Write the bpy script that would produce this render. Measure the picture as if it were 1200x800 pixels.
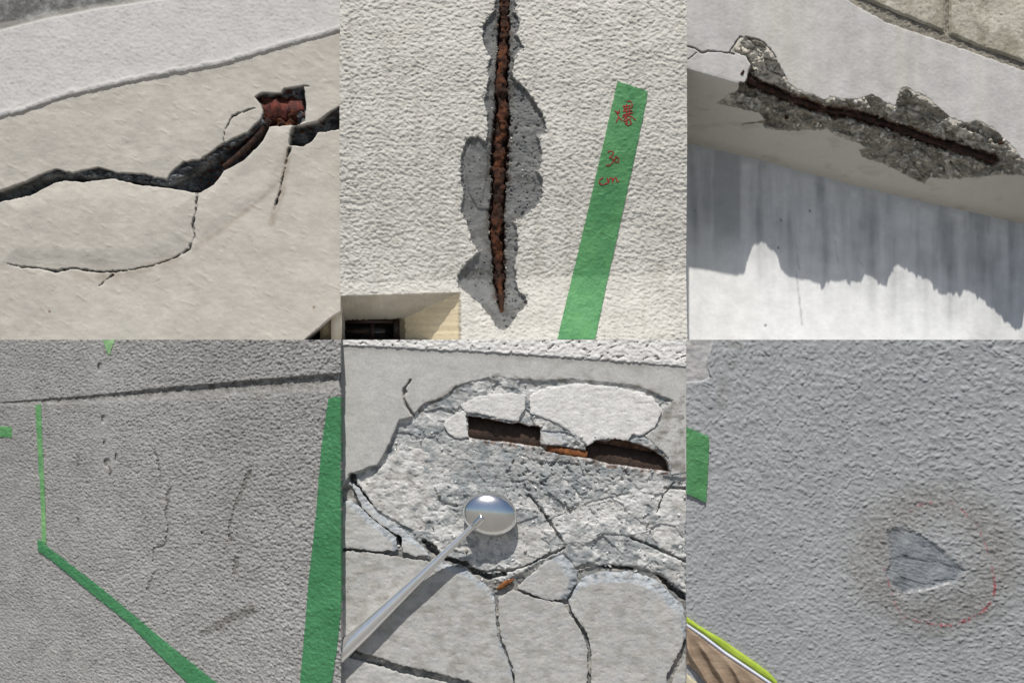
import bpy, math, random
import numpy as np
from mathutils import Vector

S = bpy.context.scene
for o in list(bpy.data.objects): bpy.data.objects.remove(o)

# ------------------------------------------------------------------ camera, light, exposure
CAM_D = 2.0            # metres from the camera to the front plane of the lower course
ZC = 1.30              # camera height
cam = bpy.data.cameras.new('camera')
cam.sensor_width = 36; cam.lens = 60; cam.clip_start = 0.05; cam.clip_end = 2000
camo = bpy.data.objects.new('camera', cam); S.collection.objects.link(camo)
camo.location = (0, -CAM_D, ZC); camo.rotation_euler = (math.radians(90), 0, 0)
S.camera = camo

SUN_E, SUN_A = math.radians(62.5), math.radians(7)     # high, in front of the walls, a little to the left
SDIR = Vector((-math.sin(SUN_A)*math.cos(SUN_E), -math.cos(SUN_A)*math.cos(SUN_E), math.sin(SUN_E)))
sun = bpy.data.lights.new('sun', 'SUN'); sun.energy = 4.3; sun.angle = math.radians(0.5); sun.color = (1.0, 0.955, 0.89)
suno = bpy.data.objects.new('sun', sun); S.collection.objects.link(suno)
suno.rotation_euler = SDIR.to_track_quat('Z', 'Y').to_euler(); suno.location = SDIR*6
W = bpy.data.worlds.new('World'); S.world = W; W.use_nodes = True
nt = W.node_tree; nt.nodes.clear()
sky = nt.nodes.new('ShaderNodeTexSky'); sky.sky_type = 'NISHITA'; sky.sun_disc = False
sky.sun_elevation = SUN_E; sky.sun_rotation = math.atan2(SDIR.x, SDIR.y)
bg = nt.nodes.new('ShaderNodeBackground'); bg.inputs['Strength'].default_value = 0.062
wo = nt.nodes.new('ShaderNodeOutputWorld')
nt.links.new(sky.outputs[0], bg.inputs[0]); nt.links.new(bg.outputs[0], wo.inputs[0])
S.view_settings.view_transform = 'Standard'; S.view_settings.look = 'None'
S.view_settings.exposure = 0.16; S.view_settings.gamma = 1.0
S.render.engine = 'CYCLES'

# ------------------------------------------------------------------ numeric helpers (millimetre picture plane -> world)
def sstep(a, b, x):
    t = np.clip((x-a)/(b-a), 0, 1); return t*t*(3-2*t)
def lerp(a, b, t): return a+(b-a)*t
def _perm(seed):
    p = np.random.RandomState(seed).permutation(256); return np.concatenate([p, p])
_ang = np.random.RandomState(7).rand(256)*2*np.pi
_gx, _gy = np.cos(_ang), np.sin(_ang)
def gnoise(x, y, seed=0):
    p = _perm(seed)
    xi = np.floor(x).astype(int); yi = np.floor(y).astype(int)
    xf, yf = x-xi, y-yi; xi &= 255; yi &= 255
    u = xf*xf*xf*(xf*(xf*6-15)+10); v = yf*yf*yf*(yf*(yf*6-15)+10)
    def g(ix, iy, dx, dy):
        h = p[(p[ix & 255]+iy) & 255]; return _gx[h]*dx+_gy[h]*dy
    return 1.5*lerp(lerp(g(xi, yi, xf, yf), g(xi+1, yi, xf-1, yf), u),
                lerp(g(xi, yi+1, xf, yf-1), g(xi+1, yi+1, xf-1, yf-1), u), v)
def fbm(x, y, octv=4, seed=0, gain=.5):
    a, f, t, n = 1., 1., 0., 0.
    for i in range(octv):
        t = t+a*gnoise(x*f+17.3*i, y*f-9.1*i, seed+i); n += a; a *= gain; f *= 2.03
    return t/n*1.4
def worley(x, y, seed=0):
    r = np.random.RandomState(seed); jx, jy = r.rand(65536), r.rand(65536)
    xi = np.floor(x).astype(int); yi = np.floor(y).astype(int)
    f1 = np.full(x.shape, 9.); f2 = np.full(x.shape, 9.); idd = np.zeros(x.shape)
    for dx in (-1, 0, 1):
        for dy in (-1, 0, 1):
            cx, cy = xi+dx, yi+dy
            h = ((cx & 255)*256+(cy & 255))
            d = np.hypot(cx+jx[h]-x, cy+jy[h]-y)
            nf = d < f1
            f2 = np.where(nf, f1, np.minimum(f2, d)); idd = np.where(nf, jx[(h*7+13) & 65535], idd); f1 = np.where(nf, d, f1)
    return f1, f2, idd
def jag(poly, step=4, amp=1.0, seed=0, closed=True):
    """subdivide an outline and roughen it"""
    P = [np.array(p, float) for p in poly]; out = []
    n = len(P) if closed else len(P)-1
    for i in range(n):
        a, b = P[i], P[(i+1) % len(P)]; L = np.hypot(*(b-a)); k = max(1, int(L/step))
        for j in range(k): out.append(a+(b-a)*j/k)
    if not closed: out.append(P[-1])
    out = np.array(out)
    out[:, 0] += amp*1.15*fbm(out[:, 0]/6, out[:, 1]/6, 4, seed+50, .75); out[:, 1] += amp*1.15*fbm(out[:, 0]/6+40, out[:, 1]/6, 4, seed+60, .75)
    return out
def seg_dist(U, V, poly, closed=False, widths=None):
    """distance to an outline (and the width interpolated along it)"""
    best = np.full(U.shape, 1e9); wb = np.zeros(U.shape); n = len(poly)
    for i in range(n if closed else n-1):
        ax, ay = poly[i]; bx, by = poly[(i+1) % n]; dx, dy = bx-ax, by-ay; L = dx*dx+dy*dy+1e-9
        t = np.clip(((U-ax)*dx+(V-ay)*dy)/L, 0, 1); d = np.hypot(U-ax-t*dx, V-ay-t*dy)
        m = d < best; best = np.where(m, d, best)
        if widths is not None: wb = np.where(m, widths[i]+(widths[(i+1) % n]-widths[i])*t, wb)
    return (best, wb) if widths is not None else best
def inside(U, V, poly):
    c = np.zeros(U.shape, bool); n = len(poly)
    for i in range(n):
        x1, y1 = poly[i]; x2, y2 = poly[(i+1) % n]
        if y1 == y2: continue
        c ^= ((y1 > V) != (y2 > V)) & (U < (x2-x1)*(V-y1)/(y2-y1)+x1)
    return c
def sdf(U, V, poly):
    """positive inside"""
    x0, y0 = np.min(poly, 0)-30; x1, y1 = np.max(poly, 0)+30
    m = (U > x0) & (U < x1) & (V > y0) & (V < y1)
    out = np.full(U.shape, -30.)
    if m.any():
        d = seg_dist(U[m], V[m], poly, True); out[m] = np.where(inside(U[m], V[m], poly), d, -d)
    return out
def crack(U, V, pts, w, seed=0, amp=1.2):
    """profile 0..1 of a hairline crack along a polyline with half-widths w"""
    P = jag(pts, 3, amp, seed, False)
    if np.isscalar(w): W_ = np.full(len(P), float(w))
    else:
        t = np.linspace(0, 1, len(P)); W_ = np.interp(t, np.linspace(0, 1, len(w)), w)
    W_ = W_*np.clip(1+1.1*fbm(P[:, 0]/7, P[:, 1]/7, 2, seed+3), .15, 2.2)
    m = (U > P[:, 0].min()-12) & (U < P[:, 0].max()+12) & (V > P[:, 1].min()-12) & (V < P[:, 1].max()+12)
    out = np.zeros(U.shape)
    if m.any():
        d, ww = seg_dist(U[m], V[m], P, False, W_); out[m] = 1-sstep(ww*.6, ww*1.25+.35, d)
    return out
def curve(pts, x):
    p = np.array(pts, float); return np.interp(x, p[:, 0], p[:, 1])
def to_world(u, v, base, relief=0.):
    """picture-plane millimetres at a real depth 'base' (mm behind the front plane), relief toward the viewer"""
    k = (CAM_D*1000+base)/(CAM_D*1000)
    return np.stack([(u-600)*k/1000, (base-relief)/1000+0*u, ZC+(400-v)*k/1000], -1)

# ------------------------------------------------------------------ object helpers
def link(name, me, mat, parent):
    o = bpy.data.objects.new(name, me); S.collection.objects.link(o)
    if mat is not None: me.materials.append(mat)
    if parent is not None: o.parent = parent
    return o
def raw_mesh(name, co, faces4, mask=None, smooth=True):
    me = bpy.data.meshes.new(name); n, f = len(co), len(faces4)
    me.vertices.add(n); me.vertices.foreach_set('co', co.astype(np.float32).ravel())
    me.loops.add(f*4); me.loops.foreach_set('vertex_index', faces4.astype(np.int32).ravel())
    me.polygons.add(f); me.polygons.foreach_set('loop_start', np.arange(0, f*4, 4, dtype=np.int32))
    if smooth is True: me.polygons.foreach_set('use_smooth', np.ones(f, bool))
    elif smooth is not False: me.polygons.foreach_set('use_smooth', smooth)
    me.update(calc_edges=True)
    if mask is not None:
        a = me.attributes.new('m', 'FLOAT_COLOR', 'POINT'); a.data.foreach_set('color', mask.astype(np.float32).ravel())
    return me
def grid(u0, u1, v0, v1, step):
    nu, nv = int(round((u1-u0)/step))+1, int(round((v1-v0)/step))+1
    return np.meshgrid(np.linspace(u0, u1, nu), np.linspace(v0, v1, nv))
def sheet(name, U, V, base, relief, masks, back, mat, parent, poly=None, wfun=None, cap=True, keep=None):
    """a relief surface over the picture plane, closed by side faces that run back to depth 'back' (mm)"""
    nv, nu = U.shape
    U = U.copy(); V = V.copy()
    if keep is None: keep = np.ones((nv-1, nu-1), bool)
    if poly is not None:
        cu = (U[:-1, :-1]+U[1:, 1:])/2; cv = (V[:-1, :-1]+V[1:, 1:])/2
        keep = inside(cu, cv, poly)
        cnt = np.zeros((nv, nu), int)
        for a in (0, 1):
            for b in (0, 1): cnt[a:nv-1+a, b:nu-1+b] += keep
        bd = (cnt > 0) & (cnt < 4); step = abs(U[0, 1]-U[0, 0])
        bu, bv = U[bd], V[bd]; best = np.full(bu.shape, 1e9); su, sv = bu.copy(), bv.copy()
        for i in range(len(poly)):
            ax, ay = poly[i]; bx, by = poly[(i+1) % len(poly)]; dx, dy = bx-ax, by-ay
            t = np.clip(((bu-ax)*dx+(bv-ay)*dy)/(dx*dx+dy*dy+1e-9), 0, 1); px, py = ax+t*dx, ay+t*dy
            d = np.hypot(bu-px, bv-py); m = d < best; best = np.where(m, d, best); su = np.where(m, px, su); sv = np.where(m, py, sv)
        ok = best < 1.2*step; su = np.where(ok, su, bu); sv = np.where(ok, sv, bv)
        U[bd] = su; V[bd] = sv
    f = wfun or to_world
    base = base+0*U; relief = relief+0*U
    co = f(U, V, base, relief).reshape(-1, 3); bk = f(U, V, base, base*0).reshape(-1, 3); bk[:, 1] = back/1000
    idx = np.arange(nu*nv).reshape(nv, nu)
    q = np.stack([idx[:-1, :-1], idx[1:, :-1], idx[1:, 1:], idx[:-1, 1:]], -1)[keep]
    k = np.pad(keep, 1)
    E = []
    up = keep & ~k[:-2, 1:-1]; dn = keep & ~k[2:, 1:-1]; lf = keep & ~k[1:-1, :-2]; rt = keep & ~k[1:-1, 2:]
    E.append(np.stack([idx[:-1, :-1][up], idx[:-1, 1:][up]], -1)); E.append(np.stack([idx[1:, 1:][dn], idx[1:, :-1][dn]], -1))
    E.append(np.stack([idx[1:, :-1][lf], idx[:-1, :-1][lf]], -1)); E.append(np.stack([idx[:-1, 1:][rt], idx[1:, 1:][rt]], -1))
    E = np.concatenate(E)
    used = np.unique(q); remap = np.full(nu*nv, -1); remap[used] = np.arange(len(used))
    n0 = len(used); bv_, inv = np.unique(E, return_inverse=True); inv = inv.reshape(E.shape); nb = len(bv_)
    allco = np.concatenate([co[used], co[bv_], bk[bv_]])
    sk = np.stack([n0+inv[:, 0], n0+inv[:, 1], n0+nb+inv[:, 1], n0+nb+inv[:, 0]], -1)
    M = np.stack([np.broadcast_to(m, U.shape) for m in masks], -1).reshape(-1, 4)
    mm = np.concatenate([M[used], M[bv_], M[bv_]])
    faces = np.concatenate([remap[q], sk])
    sm = np.concatenate([np.ones(len(q), bool), np.zeros(len(sk), bool)])
    return link(name, raw_mesh(name, allco, faces, mm, sm), mat, parent)
def split(names, U, V, base, relief, masks, back, mat, parent, polys, wfun=None):
    """one continuous relief parted into several objects along outlines: names[0] is what lies outside them all"""
    U, V = U.copy(), V.copy(); nv, nu = U.shape; step = abs(U[0, 1]-U[0, 0])
    cu = (U[:-1, :-1]+U[1:, 1:])/2; cv = (V[:-1, :-1]+V[1:, 1:])/2; lab = np.zeros(cu.shape, int)
    for i, P in enumerate(polys): lab[inside(cu, cv, P)] = i+1
    q = np.pad(lab, 1, mode='edge'); a, b, c, d = q[:-1, :-1], q[1:, :-1], q[:-1, 1:], q[1:, 1:]
    bd = (a != b) | (a != c) | (a != d); bd[0] = bd[-1] = False; bd[:, 0] = bd[:, -1] = False
    bu, bv = U[bd], V[bd]; best = np.full(bu.shape, 1e9); su, sv = bu.copy(), bv.copy()
    for P in polys:
        for i in range(len(P)):
            ax, ay = P[i]; bx, by = P[(i+1) % len(P)]; dx, dy = bx-ax, by-ay
            t = np.clip(((bu-ax)*dx+(bv-ay)*dy)/(dx*dx+dy*dy+1e-9), 0, 1); px, py = ax+t*dx, ay+t*dy
            e = np.hypot(bu-px, bv-py); m = e < best; best = np.where(m, e, best); su = np.where(m, px, su); sv = np.where(m, py, sv)
    ok = best < .9*step; U[bd] = np.where(ok, su, bu); V[bd] = np.where(ok, sv, bv)
    return [sheet(nm, U, V, base, relief, masks, back-3*i, mat, parent, None, wfun, keep=lab == i) for i, nm in enumerate(names) if (lab == i).any()]
def tube(name, path, rad, mat, parent, sides=12, rough=0., seed=0, wave=4., cap=True):
    """tapered, uneven bar along (u, v, depth) points"""
    P = np.array([to_world(np.array(p[0], float), np.array(p[1], float), float(p[2])) for p in path]).reshape(-1, 3)
    n = len(P); rad = np.interp(np.linspace(0, 1, n), np.linspace(0, 1, np.size(rad)), np.atleast_1d(rad))/1000
    T = np.gradient(P, axis=0); T /= np.linalg.norm(T, axis=1)[:, None]+1e-12
    ref = np.array([0, 1., 0]); A = np.cross(T, ref); A /= np.linalg.norm(A, axis=1)[:, None]+1e-12; B = np.cross(T, A)
    th = np.linspace(0, 2*np.pi, sides, endpoint=False); TH, I = np.meshgrid(th, np.arange(n))
    s = np.concatenate([[0], np.cumsum(np.linalg.norm(np.diff(P, axis=0), axis=1))])*1000
    R = rad[I]*(1+rough*(.6*fbm(s[I]/wave, np.cos(TH)*1.2+seed, 4, seed, .6)+.6*fbm(s[I]/wave/1.6+31, np.sin(TH)*1.2+seed, 4, seed+5, .65)+.25*fbm(s[I]/wave/3, 0*TH, 2, seed+9)))
    co = P[I]+R[..., None]*(np.cos(TH)[..., None]*A[I]+np.sin(TH)[..., None]*B[I]); co = co.reshape(-1, 3)
    idx = np.arange(n*sides).reshape(n, sides); j = np.roll(idx, -1, 1)
    q = np.stack([idx[:-1], j[:-1], j[1:], idx[1:]], -1).reshape(-1, 4)
    if cap:
        c0, c1 = len(co), len(co)+1; co = np.concatenate([co, P[:1], P[-1:]])
        e = [[idx[0, (k+1) % sides], idx[0, k], idx[0, k], c0] for k in range(0)]
        capf = []
        for k in range(0, sides, 2):
            capf.append([idx[0, (k+2) % sides], idx[0, (k+1) % sides], idx[0, k], c0]); capf.append([idx[-1, k], idx[-1, (k+1) % sides], idx[-1, (k+2) % sides], c1])
        q = np.concatenate([q, np.array(capf)])
    return link(name, raw_mesh(name, co, q), mat, parent)
def polyline(pts, step=1.2):
    """resample (u, v, d) points"""
    p = np.array(pts, float); L = np.concatenate([[0], np.cumsum(np.linalg.norm(np.diff(p, axis=0), axis=1))])
    t = np.linspace(0, L[-1], max(2, int(L[-1]/step)))
    return np.stack([np.interp(t, L, p[:, i]) for i in range(3)], -1)
def crumbs(name, pts, size, mat, parent, seed=0, red=.0, white=.2):
    """loose grit and bedded stones at (u, v, depth): many small uneven lumps in one part"""
    r = np.random.RandomState(seed); n = len(pts)
    t = (1+5**.5)/2; ico = np.array([(-1, t, 0), (1, t, 0), (-1, -t, 0), (1, -t, 0), (0, -1, t), (0, 1, t), (0, -1, -t), (0, 1, -t), (t, 0, -1), (t, 0, 1), (-t, 0, -1), (-t, 0, 1)])/1.9
    tri = np.array([(0, 11, 5), (0, 5, 1), (0, 1, 7), (0, 7, 10), (0, 10, 11), (1, 5, 9), (5, 11, 4), (11, 10, 2), (10, 7, 6), (7, 1, 8), (3, 9, 4), (3, 4, 2), (3, 2, 6), (3, 6, 8), (3, 8, 9), (4, 9, 5), (2, 4, 11), (6, 2, 10), (8, 6, 7), (9, 8, 1)])
    c = to_world(pts[:, 0], pts[:, 1], pts[:, 2])
    R_ = r.randn(n, 3, 3); Q = np.linalg.qr(R_)[0]
    sc = (size[0]+(size[1]-size[0])*r.rand(n, 1, 1)**3)*np.array([1, .75, .55])*(.75+.5*r.rand(n, 1, 3))
    co = np.einsum('nij,nkj->nki', Q, ico[None]*(1+.3*r.randn(n, 12, 1))*sc)/1000+c[:, None]
    f = (tri[None]+np.arange(n)[:, None, None]*12).reshape(-1, 3)
    me = bpy.data.meshes.new(name); me.vertices.add(n*12); me.vertices.foreach_set('co', co.astype(np.float32).ravel())
    me.loops.add(f.size); me.loops.foreach_set('vertex_index', f.astype(np.int32).ravel()); me.polygons.add(len(f)); me.polygons.foreach_set('loop_start', np.arange(0, f.size, 3, dtype=np.int32)); me.update(calc_edges=True)
    tn = np.repeat(r.rand(n), 12); M = np.stack([(tn > .2)*(tn < 1-white), tn < red, (tn > red)*(tn < red+.15), tn > 1-white], -1)*1.
    a = me.attributes.new('m', 'FLOAT_COLOR', 'POINT'); a.data.foreach_set('color', M.astype(np.float32).ravel())
    o = link(name, me, mat, parent); o['kind'] = 'stuff'; return o
def scatter(U, V, D, weight, n, seed, sink=.3):
    r = np.random.RandomState(seed); w = np.clip(weight, 0, None).ravel(); k = r.choice(len(w), n, p=w/w.sum())
    return np.stack([U.ravel()[k]+r.rand(n)-.5, V.ravel()[k]+r.rand(n)-.5, D.ravel()[k]+sink], -1)
def empty(name, u, v, base, label, cat, group=None):
    o = bpy.data.objects.new(name, None); S.collection.objects.link(o); o['label'] = label; o['category'] = cat; o['kind'] = 'thing'
    if group: o['group'] = group
    return o
def tag(o, label, cat, group=None):
    o['label'] = label; o['category'] = cat
    if group: o['group'] = group
    return o
def box(name, x0, x1, y0, y1, z0, z1, mat, parent=None):
    co = np.array([(x, y, z) for x in (x0, x1) for y in (y0, y1) for z in (z0, z1)], float)
    f = np.array([(0, 1, 3, 2), (4, 6, 7, 5), (0, 4, 5, 1), (2, 3, 7, 6), (0, 2, 6, 4), (1, 5, 7, 3)])
    return link(name, raw_mesh(name, co, f, None, False), mat, parent)

# ------------------------------------------------------------------ materials
def nodes(name):
    m = bpy.data.materials.new(name); m.use_nodes = True; t = m.node_tree; t.nodes.clear()
    out = t.nodes.new('ShaderNodeOutputMaterial'); b = t.nodes.new('ShaderNodeBsdfPrincipled'); t.links.new(b.outputs[0], out.inputs[0])
    return m, t, b
def tex(t, scale, detail=4, rough=.6, stretch=(1, 1, 1), off=0.):
    tc = t.nodes.new('ShaderNodeTexCoord'); mp = t.nodes.new('ShaderNodeMapping'); mp.inputs['Scale'].default_value = stretch
    mp.inputs['Location'].default_value = (off, off*.7, off*1.3)
    n = t.nodes.new('ShaderNodeTexNoise'); n.inputs['Scale'].default_value = scale; n.inputs['Detail'].default_value = detail; n.inputs['Roughness'].default_value = rough
    t.links.new(tc.outputs['Object'], mp.inputs[0]); t.links.new(mp.outputs[0], n.inputs['Vector']); return n.outputs['Fac']
def ramp(t, fac, stops):
    r = t.nodes.new('ShaderNodeValToRGB'); e = r.color_ramp.elements
    while len(e) < len(stops): e.new(.5)
    for el, (p, c) in zip(e, stops): el.position = p; el.color = (*c, 1)
    t.links.new(fac, r.inputs[0]); return r.outputs[0]
def mixc(t, fac, a, b, mode='MIX'):
    m = t.nodes.new('ShaderNodeMix'); m.data_type = 'RGBA'; m.blend_type = mode
    for s, x in ((m.inputs[0], fac), (m.inputs[6], a), (m.inputs[7], b)):
        if isinstance(x, (int, float)): s.default_value = x
        elif isinstance(x, tuple): s.default_value = (*x, 1)
        else: t.links.new(x, s)
    return m.outputs[2]
def bump(t, b, fac, strength, dist=.001):
    n = t.nodes.new('ShaderNodeBump'); n.inputs['Strength'].default_value = strength; n.inputs['Distance'].default_value = dist
    t.links.new(fac, n.inputs['Height']); t.links.new(n.outputs[0], b.inputs['Normal'])
def wall_mat(name, paint, conc, extra=(.7, .7, .7), stain=(.1, .09, .075), rust=((.012, .008, .006), (.06, .02, .01), (.22, .075, .025)),
             rough=.88, speck=.5, bmp=.35, big=9, conc_scale=90):
    """paint coat, bare concrete (m.r), rust (m.g), dirt (m.b), another coat (m.a)"""
    m, t, b = nodes(name)
    at = t.nodes.new('ShaderNodeAttribute'); at.attribute_name = 'm'
    sp = t.nodes.new('ShaderNodeSeparateColor'); t.links.new(at.outputs['Color'], sp.inputs[0])
    fine = tex(t, 520, 3, .7); mid = tex(t, 45, 5, .65, off=3); large = tex(t, big, 4, .6, off=11)
    p = ramp(t, large, [(.3, paint[0]), (.7, paint[1])])
    p = mixc(t, .35, p, ramp(t, mid, [(.35, tuple(c*.78 for c in paint[0])), (.65, tuple(min(1, c*1.12) for c in paint[1]))]))
    cn = tex(t, conc_scale, 6, .75, off=5)
    c = ramp(t, cn, [(.28, tuple(x*.45 for x in conc[0])), (.45, conc[0]), (.62, conc[1]), (.8, tuple(min(1, x*1.35) for x in conc[1]))])
    ex = mixc(t, ramp(t, mid, [(.4, (0, 0, 0)), (.75, (.5,)*3)]), extra, tuple(x*.72 for x in extra))
    col = mixc(t, at.outputs['Alpha'], p, ex)
    col = mixc(t, sp.outputs[0], col, c)
    rn = tex(t, 130, 6, .75, off=8)
    col = mixc(t, sp.outputs[1], col, ramp(t, rn, [(.3, rust[0]), (.52, rust[1]), (.72, rust[2])]))
    col = mixc(t, sp.outputs[2], col, mixc(t, .75, col, mixc(t, 1., col, stain, 'MULTIPLY')))
    sps = ramp(t, fine, [(.25, (1-speck*.55,)*3), (.55, (1,)*3), (.8, (1+speck*.18,)*3)])
    col = mixc(t, 1., col, sps, 'MULTIPLY')
    t.links.new(col, b.inputs['Base Color']); b.inputs['Roughness'].default_value = rough; b.inputs['Specular IOR Level'].default_value = .25
    bump(t, b, tex(t, 700, 4, .7, off=2), bmp, .0008)
    return m
def simple(name, stops, scale, rough=.7, metal=0., bmp=.3, bscale=300, stretch=(1, 1, 1), bdist=.001, spec=.4):
    m, t, b = nodes(name)
    t.links.new(ramp(t, tex(t, scale, 6, .7, stretch), stops), b.inputs['Base Color'])
    b.inputs['Roughness'].default_value = rough; b.inputs['Metallic'].default_value = metal; b.inputs['Specular IOR Level'].default_value = spec
    if bmp: bump(t, b, tex(t, bscale, 5, .7, stretch, 4), bmp, bdist)
    return m
def tape_mat(name, dark, light, patches):
    m, t, b = nodes(name)
    n = tex(t, 20, 6, .65, off=patches); c = ramp(t, n, [(.3, dark), (.55, tuple((a+b_)/2 for a, b_ in zip(dark, light))), (.75, light)])
    f = tex(t, 260, 4, .7); c = mixc(t, 1., c, ramp(t, f, [(.3, (.86,)*3), (.6, (1,)*3), (.8, (1.1,)*3)]), 'MULTIPLY')
    t.links.new(c, b.inputs['Base Color']); b.inputs['Roughness'].default_value = .55; b.inputs['Specular IOR Level'].default_value = .35
    bump(t, b, tex(t, 240, 5, .65, off=9), .8, .0018)
    return m
M_rust = simple('rusted_steel', [(.3, (.010, .006, .004)), (.47, (.032, .012, .006)), (.6, (.10, .032, .011)), (.78, (.27, .09, .028))], 75, .9, 0, .9, 420, bdist=.002)
M_rust_dark = simple('dark_rusted_steel', [(.3, (.008, .006, .005)), (.5, (.03, .015, .011)), (.75, (.11, .04, .025))], 140, .9, 0, .9, 420, bdist=.002)
M_rust_red = simple('red_oxide_steel', [(.3, (.015, .01, .01)), (.48, (.075, .018, .013)), (.62, (.17, .035, .022)), (.8, (.3, .1, .055))], 120, .75, 0, .7, 260, bdist=.002)
M_scale = simple('brown_scale', [(.3, (.028, .018, .013)), (.55, (.06, .04, .03)), (.75, (.10, .06, .042))], 120, .95, 0, .8, 420, bdist=.002)
M_rust_orange = simple('orange_rust', [(.3, (.05, .02, .01)), (.5, (.2, .07, .02)), (.7, (.48, .22, .08))], 120, .9, 0, .8, 420, bdist=.002)
M_ink = simple('red_marker_ink', [(.3, (.2, .010, .014)), (.7, (.32, .022, .022))], 200, .7, 0, 0)
M_chrome = simple('polished_steel', [(.3, (.80, .79, .78)), (.7, (.92, .92, .91))], 60, .17, 1., .12, 160)
M_rod = simple('brushed_steel', [(.3, (.84, .84, .84)), (.7, (.93, .93, .93))], 60, .22, .85, .08, 500, (1, 1, 1))

# ------------------------------------------------------------------ setting (outside the frame: what carries the walls and bounces the light)
M_ground = simple('paving_concrete', [(.3, (.15, .145, .135)), (.7, (.21, .20, .185))], 6, .9, 0, .3, 60)
g = box('ground', -60, 60, -60, 60, -.2, 0, M_ground); g['kind'] = 'structure'
M_plinth = simple('plinth_concrete', [(.3, (.26, .255, .24)), (.7, (.36, .35, .33))], 12, .9, 0, .4, 120)
p = box('plinth', -.68, .68, -.06, .62, 0, ZC-.462, M_plinth); p['kind'] = 'structure'
p = box('plinth', -.2, .68, .03, .6, ZC-.462, ZC-.4165, M_plinth); p['kind'] = 'structure'
TOP = 200.              # the upper course stands 200 mm behind the lower one
BACK_U, BACK_L = 520., 480.

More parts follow.
